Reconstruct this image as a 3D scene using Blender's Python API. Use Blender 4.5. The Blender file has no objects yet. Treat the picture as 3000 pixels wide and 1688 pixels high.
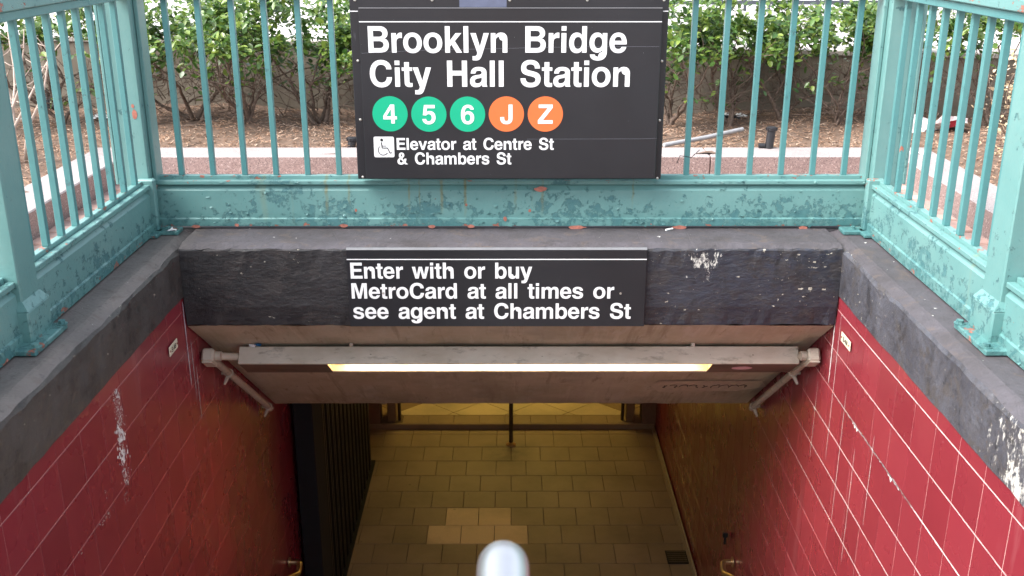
import bpy, bmesh, math, random
from mathutils import Vector, Matrix, Euler
from mathutils.geometry import tessellate_polygon
R = math.radians
sc = bpy.context.scene
COL = sc.collection

# ------------------------------------------------------------------ camera, sky, sun, exposure
H = 1.32                                   # eye height above the street paving (z = 0)
PITCH = 19.32
cam = bpy.data.objects.new('camera', bpy.data.cameras.new('camera'))
COL.objects.link(cam); sc.camera = cam
cam.location = (0, 0, H)
cam.rotation_euler = (R(90 - PITCH), 0, R(-0.06))
cam.data.sensor_width = 36; cam.data.lens = 36.42
cam.data.clip_start = .05; cam.data.clip_end = 2000
cam.data.dof.use_dof = True; cam.data.dof.focus_distance = 4.45; cam.data.dof.aperture_fstop = 8.0

W = bpy.data.worlds.new('World'); sc.world = W; W.use_nodes = True
nt = W.node_tree; bg = nt.nodes['Background']
SUN_EL, SUN_AZ = 50, -112                    # azimuth from +Y, negative = towards -X
sky = nt.nodes.new('ShaderNodeTexSky'); sky.sky_type = 'NISHITA'; sky.sun_disc = False
sky.sun_elevation = R(SUN_EL); sky.sun_rotation = R(SUN_AZ)
sky.air_density = 1.0; sky.dust_density = 3.0; sky.ozone_density = 1.0
hs = nt.nodes.new('ShaderNodeHueSaturation'); hs.inputs['Saturation'].default_value = .42
nt.links.new(sky.outputs[0], hs.inputs['Color']); nt.links.new(hs.outputs[0], bg.inputs[0])
bg.inputs[1].default_value = .15

sl = bpy.data.lights.new('sun', 'SUN'); sl.energy = 1.9; sl.angle = R(40); sl.color = (1, .965, .92)
so = bpy.data.objects.new('sun', sl); COL.objects.link(so)
dv = Vector((math.sin(R(SUN_AZ)) * math.cos(R(SUN_EL)), math.cos(R(SUN_AZ)) * math.cos(R(SUN_EL)), math.sin(R(SUN_EL))))
so.rotation_euler = dv.to_track_quat('Z', 'Y').to_euler()

vs = sc.view_settings
vs.view_transform = 'Standard'; vs.look = 'None'; vs.gamma = 1; vs.use_curve_mapping = False
vs.exposure = 1.66
sc.cycles.max_bounces = 8; sc.cycles.diffuse_bounces = 5; sc.cycles.glossy_bounces = 3
sc.cycles.caustics_reflective = False; sc.cycles.caustics_refractive = False
sc.cycles.use_denoising = True

# ------------------------------------------------------------------ helpers
class MB:
    def __init__(s): s.v = []; s.f = []
    def add(s, vs_, fs):
        o = len(s.v); s.v += [tuple(p) for p in vs_]; s.f += [tuple(i + o for i in f) for f in fs]; return s
    def box(s, x0, x1, y0, y1, z0, z1, ch=0):
        if ch <= 0:
            p = [(x, y, z) for x in (x0, x1) for y in (y0, y1) for z in (z0, z1)]
            return s.add(p, [(0, 1, 3, 2), (4, 6, 7, 5), (0, 4, 5, 1), (2, 3, 7, 6), (0, 2, 6, 4), (1, 5, 7, 3)])
        bm = bmesh.new(); bmesh.ops.create_cube(bm, size=1)
        for v in bm.verts:
            v.co = Vector(((x0 + x1) / 2 + v.co.x * (x1 - x0), (y0 + y1) / 2 + v.co.y * (y1 - y0), (z0 + z1) / 2 + v.co.z * (z1 - z0)))
        bmesh.ops.bevel(bm, geom=bm.edges[:], offset=ch, segments=1, affect='EDGES', profile=.5)
        s.bm(bm); bm.free(); return s
    def bm(s, bm):
        bm.verts.index_update()
        return s.add([v.co[:] for v in bm.verts], [[v.index for v in f.verts] for f in bm.faces])
    def tube(s, pts, r, n=10, cap=True):
        pts = [Vector(p) for p in pts]; m = len(pts)
        rr = r if isinstance(r, (list, tuple)) else [r] * m
        t0 = (pts[1] - pts[0]).normalized()
        a = t0.orthogonal().normalized(); rings = []; o = len(s.v)
        for i, p in enumerate(pts):
            t = ((pts[min(i + 1, m - 1)] - pts[max(i - 1, 0)])).normalized()
            a = (a - t * a.dot(t)).normalized(); b = t.cross(a)
            for k in range(n):
                q = 2 * math.pi * k / n
                s.v.append(tuple(p + (a * math.cos(q) + b * math.sin(q)) * rr[i]))
        for i in range(m - 1):
            for k in range(n):
                s.f.append((o + i * n + k, o + i * n + (k + 1) % n, o + (i + 1) * n + (k + 1) % n, o + (i + 1) * n + k))
        if cap:
            s.f.append(tuple(o + k for k in range(n))[::-1]); s.f.append(tuple(o + (m - 1) * n + k for k in range(n)))
        return s
    def prism(s, poly, axis, a0, a1):
        """poly: list of (p, q); axis 'x': p=y q=z ; axis 'y': p=x q=z ; axis 'z': p=x q=y"""
        f = {'x': lambda p, q, a: (a, p, q), 'y': lambda p, q, a: (p, a, q), 'z': lambda p, q, a: (p, q, a)}[axis]
        n = len(poly)
        vs_ = [f(p, q, a0) for p, q in poly] + [f(p, q, a1) for p, q in poly]
        fs = [tuple(range(n))[::-1], tuple(range(n, 2 * n))] + [(i, (i + 1) % n, n + (i + 1) % n, n + i) for i in range(n)]
        return s.add(vs_, fs)
    def xf(s, M):
        s.v = [tuple(M @ Vector(p)) for p in s.v]; return s
    def mesh(s, name, mat, smooth=False):
        me = bpy.data.meshes.new(name); me.from_pydata(s.v, [], s.f); me.validate()
        bm = bmesh.new(); bm.from_mesh(me); bmesh.ops.recalc_face_normals(bm, faces=bm.faces[:]); bm.to_mesh(me); bm.free()
        if mat: me.materials.append(mat)
        if smooth:
            for p in me.polygons: p.use_smooth = True
        return me
    def build(s, name, mat, parent=None, smooth=False, loc=None, sharp=True):
        me = s.mesh(name, mat, smooth)
        if smooth and sharp:
            try: me.set_sharp_from_angle(angle=R(40))
            except Exception: pass
        return put(name, me, parent, loc)

def put(name, me, parent=None, loc=None):
    o = bpy.data.objects.new(name, me); COL.objects.link(o)
    if parent:
        o.parent = parent
        if loc is None: o.location = -Vector(WORLD.get(parent.name, (0, 0, 0)))   # meshes are written in world coordinates
        else: o.location = Vector(loc) - Vector(WORLD.get(parent.name, (0, 0, 0)))
        WORLD[o.name] = (0, 0, 0) if loc is None else tuple(loc)
    else:
        if loc: o.location = loc
        WORLD[o.name] = tuple(loc) if loc else (0, 0, 0)
    return o
WORLD = {}

def thing(name, label, cat, loc=(0, 0, 0), group=None):
    o = bpy.data.objects.new(name, None); COL.objects.link(o); o.location = loc; o.empty_display_size = .1
    WORLD[o.name] = tuple(loc)
    o['label'] = label; o['category'] = cat
    if group: o['group'] = group
    return o
def tag(o, label, cat, group=None):
    o['label'] = label; o['category'] = cat
    if group: o['group'] = group
    return o
def struct(o, label=None):
    o['kind'] = 'structure'
    if label: o['label'] = label
    return o
def zz(Z): return H - Z

ZF = H - 4.50              # landing floor
# ------------------------------------------------------------------ node material helper
class NM:
    def __init__(s, name, rough=.6, metal=0, spec=.5):
        s.m = bpy.data.materials.new(name); s.m.use_nodes = True; s.t = s.m.node_tree
        s.b = s.t.nodes['Principled BSDF']; s.b.inputs['Roughness'].default_value = rough
        s.b.inputs['Metallic'].default_value = metal; s.b.inputs['Specular IOR Level'].default_value = spec
        s.pos = s.n('ShaderNodeNewGeometry').outputs['Position']; s.h = None
    def n(s, t, **k):
        nd = s.t.nodes.new(t)
        for a, b in k.items(): setattr(nd, a, b)
        return nd
    def L(s, a, b): s.t.links.new(a, b)
    def coord(s, sx=1, sy=1, sz=1, off=(0, 0, 0)):
        m = s.n('ShaderNodeMapping'); m.inputs['Scale'].default_value = (sx, sy, sz); m.inputs['Location'].default_value = off
        s.L(s.pos, m.inputs[0]); return m.outputs[0]
    def noise(s, scale, detail=6, rough=.6, co=None, dist=0):
        nd = s.n('ShaderNodeTexNoise'); nd.inputs['Scale'].default_value = scale; nd.inputs['Detail'].default_value = detail
        nd.inputs['Roughness'].default_value = rough; nd.inputs['Distortion'].default_value = dist
        s.L(co or s.pos, nd.inputs['Vector']); return nd.outputs['Fac']
    def voro(s, scale, co=None, feature='F1', out='Distance'):
        nd = s.n('ShaderNodeTexVoronoi'); nd.feature = feature; nd.inputs['Scale'].default_value = scale
        s.L(co or s.pos, nd.inputs['Vector']); return nd.outputs[out]
    def ramp(s, x, a, b, lo=0., hi=1.):
        nd = s.n('ShaderNodeMapRange'); nd.clamp = True
        for i, v in enumerate((a, b, lo, hi)): nd.inputs[i + 1].default_value = v
        s.L(x, nd.inputs[0]); return nd.outputs[0]
    def math(s, op, a, b=0.):
        nd = s.n('ShaderNodeMath', operation=op)
        for i, v in enumerate((a, b)):
            if isinstance(v, (int, float)): nd.inputs[i].default_value = v
            else: s.L(v, nd.inputs[i])
        return nd.outputs[0]
    def mix(s, f, a, b):
        nd = s.n('ShaderNodeMix', data_type='RGBA')
        if isinstance(f, (int, float)): nd.inputs[0].default_value = f
        else: s.L(f, nd.inputs[0])
        for i, v in ((6, a), (7, b)):
            if isinstance(v, tuple): nd.inputs[i].default_value = (*v, 1) if len(v) == 3 else v
            else: s.L(v, nd.inputs[i])
        return nd.outputs[2]
    def sep(s):
        nd = s.n('ShaderNodeSeparateXYZ'); s.L(s.pos, nd.inputs[0]); return nd.outputs
    def near(s, p, r0, r1):
        nd = s.n('ShaderNodeVectorMath', operation='DISTANCE'); s.L(s.pos, nd.inputs[0]); nd.inputs[1].default_value = p
        return s.ramp(nd.outputs['Value'], r1, r0)
    def col(s, c):
        if isinstance(c, tuple): s.b.inputs['Base Color'].default_value = (*c, 1)
        else: s.L(c, s.b.inputs['Base Color'])
        return s
    def rough(s, c): s.L(c, s.b.inputs['Roughness']); return s
    def bump(s, h, d=.01, st=.6):
        nd = s.n('ShaderNodeBump'); nd.inputs['Distance'].default_value = d; nd.inputs['Strength'].default_value = st
        s.L(h, nd.inputs['Height'])
        if s.h: s.L(s.h, nd.inputs['Normal'])
        s.h = nd.outputs[0]; s.L(s.h, s.b.inputs['Normal']); return s
    def rnd(s): return s.n('ShaderNodeObjectInfo').outputs['Random']
    def island(s): return s.n('ShaderNodeNewGeometry').outputs['Random Per Island']

def simple(name, c, rough=.6, metal=0, var=.15, sc_=30, bump=.002):
    m = NM(name, rough, metal); n = m.noise(sc_, 8)
    d = tuple(x * (1 - var) for x in c); e = tuple(min(1, x * (1 + var)) for x in c)
    m.col(m.mix(m.ramp(n, .3, .7), d, e))
    if bump: m.bump(n, bump, .5)
    return m.m

def teal(name, wear=1.0, beam=False, tint=((.130, .275, .265), (.165, .315, .30))):
    m = NM(name, .42)
    light = tint[0]; light2 = tint[1]
    x, y, z = m.sep()
    c = m.mix(m.ramp(m.noise(3.2, 5), .35, .65), light, light2)
    c = m.mix(m.ramp(m.noise(60, 4), .35, .75, 0, .22), c, (.10, .30, .30))
    n = m.noise(22, 15, .78, dist=.1)
    big = m.noise(3.2, 4, .5, m.coord(1, 1, 2.2))
    # flaked patches of an older, greyer coat: more of them low down
    lowz = m.ramp(z, .10, .25, .075, -.035) if beam else m.ramp(z, .05, .3, .03, -.06)
    f = m.math('ADD', n, m.math('ADD', lowz, m.math('MULTIPLY', m.math('SUBTRACT', big, .5), .36)))
    patch = m.ramp(f, .585 - .03 * wear, .60 - .03 * wear)
    c = m.mix(patch, c, m.mix(m.ramp(m.noise(40, 5), .3, .7), (.050, .150, .165), (.095, .225, .225)))
    chips = m.ramp(m.noise(48, 8, .7), .675 - .02 * wear, .685 - .02 * wear)
    c = m.mix(chips, c, (.05, .16, .165))
    if beam:
        for xi, wi, zt_, zb_, st in ((-.787, .010, .29, .13, .75), (-.69, .007, .29, .17, .6), (-.435, .006, .29, .15, .6), (-.39, .005, .29, .16, .6), (-.295, .009, .29, .14, .7), (-.195, .008, .29, .13, .8), (.02, .009, .27, .15, .5), (.135, .008, .29, .13, .6), (.52, .006, .29, .16, .5)):
            wob = m.math('MULTIPLY', m.math('SUBTRACT', m.noise(30, 3, .5, m.coord(.2, .2, 1)), .5), .012)
            dx = m.math('ABSOLUTE', m.math('SUBTRACT', m.math('ADD', x, wob), xi))
            k = m.math('MULTIPLY', m.ramp(dx, wi, wi * .25), m.math('MULTIPLY', m.ramp(z, zb_, zb_ + .07), m.ramp(y, 4.2, 4.25)))
            c = m.mix(m.math('MULTIPLY', k, m.math('MULTIPLY', m.ramp(m.noise(20, 6), .25, .6), st)), c, (.22, .19, .07))
        drip = m.noise(1, 3, .5, m.coord(15, 15, 1.2))
        fade = m.math('MULTIPLY', m.ramp(drip, .64, .75), m.ramp(m.noise(1.4, 2), .45, .62))
        c = m.mix(m.math('MULTIPLY', fade, .3), c, (.30, .27, .10))
        grime = m.math('MULTIPLY', m.ramp(z, .17, .09), m.ramp(m.noise(12, 8), .3, .75, 0, .8))
        c = m.mix(grime, c, (.05, .17, .165))
        edge = m.math('MAXIMUM', m.ramp(z, .118, .10), m.ramp(z, .285, .30))
        red = m.ramp(m.math('ADD', m.noise(19, 9, .66, m.coord(1, 1, 1.6, (4, 2, 1))), m.math('MULTIPLY', edge, .105)), .70, .706)
    else:
        red = m.ramp(m.noise(10, 9, .62, m.coord(1, 1, .6, (4, 2, 1))), .735 - .01 * wear, .741 - .01 * wear)
    c = m.mix(red, c, m.mix(m.noise(50, 3), (.30, .10, .07), (.42, .17, .12)))
    m.col(c)
    m.rough(m.ramp(patch, 0, 1, .38, .6))
    h = m.math('SUBTRACT', 1.0, m.math('ADD', m.math('MULTIPLY', patch, .5), red))
    m.bump(m.noise(90, 4), .0012, .5)
    m.bump(h, .0022, .9)
    m.bump(m.noise(7, 3), .006, .25)
    return m.m

def black_concrete(name, bluish=0., worn=None, dirt=(.12, .10, .095)):
    m = NM(name, .5)
    x, y, z = m.sep()
    a = (.030, .029, .032); b = (.050, .050, .058)
    k = m.ramp(x, -.5, .5); a = m.mix(k, (.042, .037, .034), (.058, .060, .076)); b = m.mix(k, (.072, .064, .060), (.095, .098, .120))  # brown left, paler blue-grey right: the right side's stronger light put into the colour
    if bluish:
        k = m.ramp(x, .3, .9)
        a = m.mix(k, (.010, .010, .012), (.020, .023, .036)); b = m.mix(k, (.022, .021, .025), (.034, .039, .060))  # sky reflection put into the colour as a bluer right end
    c = m.mix(m.ramp(m.noise(4, 8, .65), .38, .62), a, b)
    c = m.mix(m.ramp(m.noise(6.5, 14, .75, m.coord(1, 1, 1.5), dist=.3), .545, .575, 0, .7), c, dirt)
    c = m.mix(m.ramp(m.noise(9, 12, .75, m.coord(1.2, 1, .8, (3, 3, 3))), .56, .60, 0, .55), c, (.012, .012, .015))
    c = m.mix(m.ramp(m.noise(34, 12, .78, m.coord(.8, 1, 1.4, (2, 3, 9))), .42, .62, 0, .55), c, dirt)
    c = m.mix(m.ramp(m.noise(26, 12, .8, m.coord(1, 1, .7, (12, 3, 9))), .56, .62, 0, .7), c, (.010, .010, .012))
    n = m.noise(42, 9, .66, m.coord(.7, .7, 1.3, (1, 7, 2)))
    clu = m.ramp(m.noise(2.5, 3, .5, m.coord(1, 1, 1, (9, 1, 4))), .40, .70, 0, .075)
    sp = m.ramp(m.math('ADD', n, clu), .695, .705)
    c = m.mix(sp, c, (.50, .46, .38))
    fl = m.ramp(m.math('ADD', m.noise(16, 10, .7, m.coord(1, 1, 1.3, (5, 5, 5))), clu), .70, .705)
    c = m.mix(m.math('MULTIPLY', fl, .5), c, (.08, .085, .10))
    if worn:
        for p, r in worn:
            wm = m.math('ADD', m.math('MULTIPLY', m.near(p, r * .2, r), .2), m.noise(34, 13, .8, m.coord(1, .8, .4)))
            wm = m.ramp(wm, .70, .72)
            c = m.mix(wm, c, (.62, .60, .55))
    m.col(c)
    m.rough(m.ramp(m.noise(8, 6), .3, .7, .34, .6))
    m.bump(m.noise(28, 12, .75, m.coord(.7, 1, 1.3)), .010, .85)
    m.bump(fl, .004, .9)
    m.bump(m.noise(6, 3), .012, .35)
    return m.m

def ledge_mat(name):
    m = NM(name, .68)
    c = m.mix(m.ramp(m.noise(5, 8, .65), .35, .65), (.055, .048, .051), (.088, .080, .092))
    x, y, z = m.sep(); c = m.mix(m.ramp(x, -1.30, -1.40), c, m.mix(m.noise(7, 8, .7), (.10, .085, .078), (.20, .175, .165)))  # left ledge coloured lighter and browner to counter the railing beam's shade
    c = m.mix(m.ramp(m.noise(11, 10, .7, dist=.5), .55, .63, 0, .7), c, (.105, .082, .072))
    c = m.mix(m.ramp(m.noise(60, 4), .70, .72), c, (.03, .03, .03))
    c = m.mix(m.ramp(m.noise(42, 4, .5, m.coord(1, 1, 1, (8, 8, 8))), .745, .755), c, (.7, .68, .65))
    m.col(c); c = m.mix(m.ramp(m.noise(28, 12, .75, m.coord(1, 1, 1, (2, 9, 4))), .58, .62, 0, .6), c, (.045, .04, .042)); m.col(c); m.bump(m.noise(45, 8), .006, .8); m.bump(m.ramp(m.voro(3.2, None, 'DISTANCE_TO_EDGE'), 0, .012), .003, .25)
    return m.m

def tile_mat():
    m = NM('red_glazed_tile', .28, 0, .7)
    r = m.rnd()
    c = m.mix(r, (.205, .023, .034), (.25, .030, .043))
    c = m.mix(m.ramp(m.noise(1.5, 3), .45, .75, 0, .2), c, (.36, .05, .06))
    c = m.mix(m.ramp(m.noise(5, 6, .6, m.coord(1, 1, .12)), .62, .74, 0, .14), c, (.60, .36, .36))
    c = m.mix(m.ramp(m.noise(150, 2, .5), .80, .81), c, (.85, .8, .8))
    m.col(c); m.rough(m.ramp(m.noise(4, 3), .3, .7, .22, .36)); m.bump(m.noise(5, 1), .0012, .2)
    return m.m

def floor_mat(name, a, b):
    m = NM(name, .5)
    c = m.mix(m.rnd(), a, b)
    c = m.mix(m.ramp(m.noise(2.2, 6, .6), .42, .68, 0, .55), c, tuple(v * .45 for v in a))
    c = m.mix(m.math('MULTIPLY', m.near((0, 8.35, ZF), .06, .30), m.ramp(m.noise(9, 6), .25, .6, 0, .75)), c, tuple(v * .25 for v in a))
    c = m.mix(m.ramp(m.voro(4.3), .045, .03, 0, .7), c, tuple(v * .3 for v in a))
    c = m.mix(m.ramp(m.noise(140, 3), .4, .7, 0, .3), c, tuple(v * .6 for v in a))
    m.col(c); m.bump(m.noise(160, 3), .001, .5); return m.m

def soffit_mat():
    m = NM('stained_soffit_paint', .7)
    c = m.mix(m.ramp(m.noise(3, 8, .6), .35, .65), (.38, .325, .22), (.50, .44, .33))
    c = m.mix(m.ramp(m.noise(9, 8, .65, m.coord(1.5, .5, .5)), .52, .66, 0, .7), c, (.50, .46, .38))
    c = m.mix(m.ramp(m.noise(7, 10, .7, m.coord(2.5, .6, .6, (2, 2, 2))), .58, .68, 0, .75), c, (.20, .145, .085))
    st = m.noise(1, 4, .6, m.coord(26, 2.2, 2.2)); c = m.mix(m.ramp(st, .56, .66, 0, .45), c, (.56, .50, .38)); c = m.mix(m.ramp(m.noise(1, 6, .65, m.coord(17, 1.2, 1.2, (4, 4, 4))), .56, .66, 0, .55), c, (.24, .18, .11)); c = m.mix(m.ramp(m.noise(2.2, 5, .6, m.coord(1, 1, 1, (8, 3, 3))), .5, .62, 0, .5), c, (.27, .24, .18))
    c = m.mix(m.ramp(m.noise(40, 5), .72, .74), c, (.06, .045, .035))
    m.col(c); m.bump(m.noise(14, 9, .6), .008, .6); m.bump(m.noise(60, 4), .002, .5); return m.m

def granite(name, a, b):
    m = NM(name, .6)
    n = m.noise(120, 4, .7)
    c = m.mix(m.ramp(n, .38, .62), a, b)
    c = m.mix(m.ramp(m.noise(200, 2), .60, .66), c, (.07, .05, .05))
    c = m.mix(m.ramp(m.noise(90, 2, .5, m.coord(1, 1, 1, (5, 5, 5))), .62, .68), c, (.55, .45, .42))
    c = m.mix(m.ramp(m.noise(3, 5), .45, .7, 0, .35), c, tuple(v * .6 for v in a))
    m.col(c); m.bump(n, .003, .7); m.bump(m.noise(25, 4), .006, .6); return m.m

def leaf_mat(name, cols, tr=.35):
    m = NM(name, .30, 0, .8)
    r = m.island()
    cr = m.n('ShaderNodeValToRGB'); e = cr.color_ramp.elements
    while len(e) < len(cols): e.new(.5)
    for i, c in enumerate(cols): e[i].position = i / (len(cols) - 1); e[i].color = (*c, 1)
    m.L(r, cr.inputs[0])
    c = m.mix(m.ramp(m.noise(80, 3), .35, .7, 0, .35), cr.outputs[0], tuple(v * .8 for v in cols[1]))
    m.col(c)
    t = m.n('ShaderNodeBsdfTranslucent'); m.L(c, t.inputs[0])
    mx = m.n('ShaderNodeMixShader'); mx.inputs[0].default_value = tr
    out = m.t.nodes['Material Output']
    m.L(m.b.outputs[0], mx.inputs[1]); m.L(t.outputs[0], mx.inputs[2]); m.L(mx.outputs[0], out.inputs[0])
    return m.m

def emis(name, c, s):
    m = NM(name, .4); m.col((.8, .8, .8)); m.b.inputs['Emission Color'].default_value = (*c, 1); m.b.inputs['Emission Strength'].default_value = s
    return m.m

def bark():
    m = NM('shrub_bark', .8); n = m.noise(60, 6)
    c = m.mix(m.ramp(n, .35, .7), (.085, .058, .043), (.23, .165, .13)); m.col(c); m.bump(n, .004, .8); return m.m

def chip_mat(name, cols):
    m = NM(name, .8); r = m.island()
    cr = m.n('ShaderNodeValToRGB'); e = cr.color_ramp.elements
    while len(e) < len(cols): e.new(.5)
    for i, c in enumerate(cols): e[i].position = i / (len(cols) - 1); e[i].color = (*c, 1)
    m.L(r, cr.inputs[0]); m.col(m.mix(m.ramp(m.noise(70, 4), .4, .7, 0, .4), cr.outputs[0], cols[0])); return m.m

def sign_black(name, scr=True):
    m = NM(name, .33)
    c = m.mix(m.ramp(m.noise(2, 4), .35, .65), (.012, .012, .015), (.017, .017, .021))
    c = m.mix(m.ramp(m.noise(18, 10, .7, m.coord(1, 1, .25)), .67, .74, 0, .3), c, (.16, .16, .19))
    c = m.mix(m.ramp(m.noise(180, 2, .5), .78, .79), c, (.45, .45, .45))
    m.col(c); m.rough(m.ramp(m.noise(3, 5), .3, .7, .30, .42)); m.bump(m.noise(5, 2), .003, .15)
    return m.m

def metal_paint(name, a, b, rough=.5):
    m = NM(name, rough)
    c = m.mix(m.ramp(m.noise(4, 8, .6, m.coord(1, 2, 2)), .35, .65), a, b)
    c = m.mix(m.ramp(m.noise(10, 10, .7, m.coord(1, 2.5, 2.5, (2, 1, 5))), .54, .66, 0, .75), c, tuple(v * .5 for v in a))
    c = m.mix(m.ramp(m.noise(32, 6, .6), .70, .73), c, (.05, .035, .025))
    m.col(c); m.bump(m.noise(20, 6), .002, .5); return m.m

M = dict(
    rail=teal('teal_paint_bars', .7, tint=((.072, .225, .232), (.095, .25, .25))), beam=teal('teal_paint_beam', 1, True), post=teal('teal_paint_post', .7),  # bars get a darker teal than beam and posts, their shade put into it
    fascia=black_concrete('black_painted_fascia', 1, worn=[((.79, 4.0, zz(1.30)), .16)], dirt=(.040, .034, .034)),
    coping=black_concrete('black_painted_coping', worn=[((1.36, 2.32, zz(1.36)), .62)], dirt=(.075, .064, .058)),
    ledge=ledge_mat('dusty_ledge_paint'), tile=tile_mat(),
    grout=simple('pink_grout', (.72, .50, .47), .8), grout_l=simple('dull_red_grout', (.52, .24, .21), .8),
    white_streak=simple('lime_deposit', (.72, .68, .67), .8, var=.1),
    soffit=soffit_mat(), fixture=metal_paint('old_beige_fixture_paint', (.46, .40, .31), (.60, .55, .46)),
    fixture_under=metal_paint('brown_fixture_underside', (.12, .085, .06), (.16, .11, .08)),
    reflector=simple('yellowed_reflector', (.80, .68, .42), .35, var=.1), tube=emis('glowing_tube', (1, .76, .44), 7),
    conduit=metal_paint('painted_conduit', (.44, .37, .29), (.54, .48, .39)),
    floor=floor_mat('brown_floor_tile', (.29, .205, .125), (.335, .24, .15)),
    floor_new=floor_mat('pale_replacement_tile', (.74, .54, .31), (.78, .58, .35)),
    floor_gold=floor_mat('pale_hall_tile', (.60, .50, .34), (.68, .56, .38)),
    joint=simple('dark_joint', (.17, .12, .08), .9), grime=simple('stair_concrete', (.40, .36, .32), .8),
    inner=simple('brown_tile_wall', (.20, .12, .08), .5), gate=simple('black_gate_steel', (.004, .0045, .006), .85, var=.3),
    gate_rib=simple('worn_gate_slat', (.011, .009, .007), .45), brass=simple('worn_brass_rail', (.62, .46, .26), .28, .9, bump=0),
    steel=simple('brushed_steel', (.66, .66, .67), .36, 1, var=.03, bump=0), dark_steel=simple('dark_steel_post', (.10, .08, .06), .4, .6),
    granite_top=granite('granite_top', (.33, .29, .285), (.42, .37, .365)), granite=granite('granite_face', (.24, .175, .165), (.36, .27, .25)),
    brick=None, pave=simple('pink_pavement', (.36, .25, .22), .85), street=simple('street_paving', (.34, .31, .29), .85, sc_=5),
    soil=simple('dark_mulch_soil', (.16, .105, .075), .95, var=.4, sc_=25, bump=.02),
    chips=chip_mat('wood_chips', [(.14, .08, .05), (.32, .185, .12), (.46, .30, .20), (.24, .14, .09), (.68, .52, .40)]),
    wall=None, plaza=simple('pale_plaza', (.62, .60, .58), .8, sc_=2), bark=bark(),
    leaf=leaf_mat('glossy_green_leaf', [(.04, .10, .026), (.08, .175, .035), (.14, .25, .05), (.30, .40, .075), (.055, .13, .032)]),
    leaf_pale=leaf_mat('dry_cream_leaf', [(.42, .30, .16), (.60, .46, .28), (.70, .58, .40), (.50, .38, .2)], .2),
    twig_pale=simple('pale_dead_wood', (.50, .40, .34), .8),
    sign=sign_black('sign_enamel'), sign_back=sign_black('sign_backing_enamel'), white=simple('sign_white', (.86, .86, .87), .4, var=.02, bump=0),
    green=simple('route_green', (.002, .40, .215), .4, var=.02, bump=0), orange=simple('route_orange', (.76, .165, .045), .4, var=.02, bump=0),
    edge=simple('sign_edge', (.17, .17, .18), .35, var=.1), patch=simple('sign_blue_patch', (.11, .125, .19), .4, var=.1),
    rivet=simple('steel_rivet', (.55, .53, .48), .35, .8, bump=0), ivory=simple('ivory_plate', (.72, .66, .50), .5, var=.08),
    ink=simple('black_ink', (.02, .02, .02), .6), paper=simple('white_paper', (.80, .79, .78), .8, var=.06), plastic=simple('black_plastic', (.022, .022, .026), .4),
    grey_pipe=simple('grey_plastic_pipe', (.36, .36, .37), .5), newsprint=None, blue=simple('blue_wrapper', (.02, .14, .32), .4), pink=simple('pink_sticker', (.62, .42, .45), .5),
    iron=simple('dark_iron', (.045, .05, .065), .5), dry=simple('dry_leaf', (.42, .24, .15), .8), rust_washer=simple('rusty_metal', (.25, .12, .07), .8),
    graffiti=simple('marker_ink', (.05, .038, .035), .7), buff=simple('paint_over_patch', (.48, .41, .31), .6), haze_white=simple('chalky_smear', (.5, .46, .5), .8),
)
def brickm():
    m = NM('pink_brick_paver', .85); c = m.mix(m.rnd(), (.40, .235, .19), (.52, .36, .31)); c = m.mix(m.ramp(m.noise(60, 5), .4, .7, 0, .4), c, (.50, .40, .36)); m.col(c); m.bump(m.noise(120, 4), .002, .6); return m.m
M['brick'] = brickm()
def wallm():
    m = NM('weathered_garden_wall', .85); x, y, z = m.sep()
    c = m.mix(m.ramp(m.noise(2.2, 8, .65), .35, .65), (.15, .125, .095), (.245, .21, .17))
    c = m.mix(m.ramp(m.noise(3, 8, .7, m.coord(1, 1, .4, (7, 7, 7))), .5, .68, 0, .7), c, (.09, .078, .065))
    m.col(c); m.bump(m.noise(40, 6), .004, .6); return m.m
M['wall'] = wallm()
def newsm():
    m = NM('printed_newspaper', .8); c = m.mix(m.ramp(m.noise(9, 2), .52, .55), (.78, .75, .73), (.50, .40, .40)); c = m.mix(m.ramp(m.noise(11, 2, .5, m.coord(1, 1, 1, (3, 3, 3))), .63, .65), c, (.05, .06, .10))
    c = m.mix(m.ramp(m.noise(8, 2, .5, m.coord(1, 1, 1, (6, 3, 3))), .66, .68), c, (.5, .04, .06)); m.col(c); return m.m
M['newsprint'] = newsm()

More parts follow.
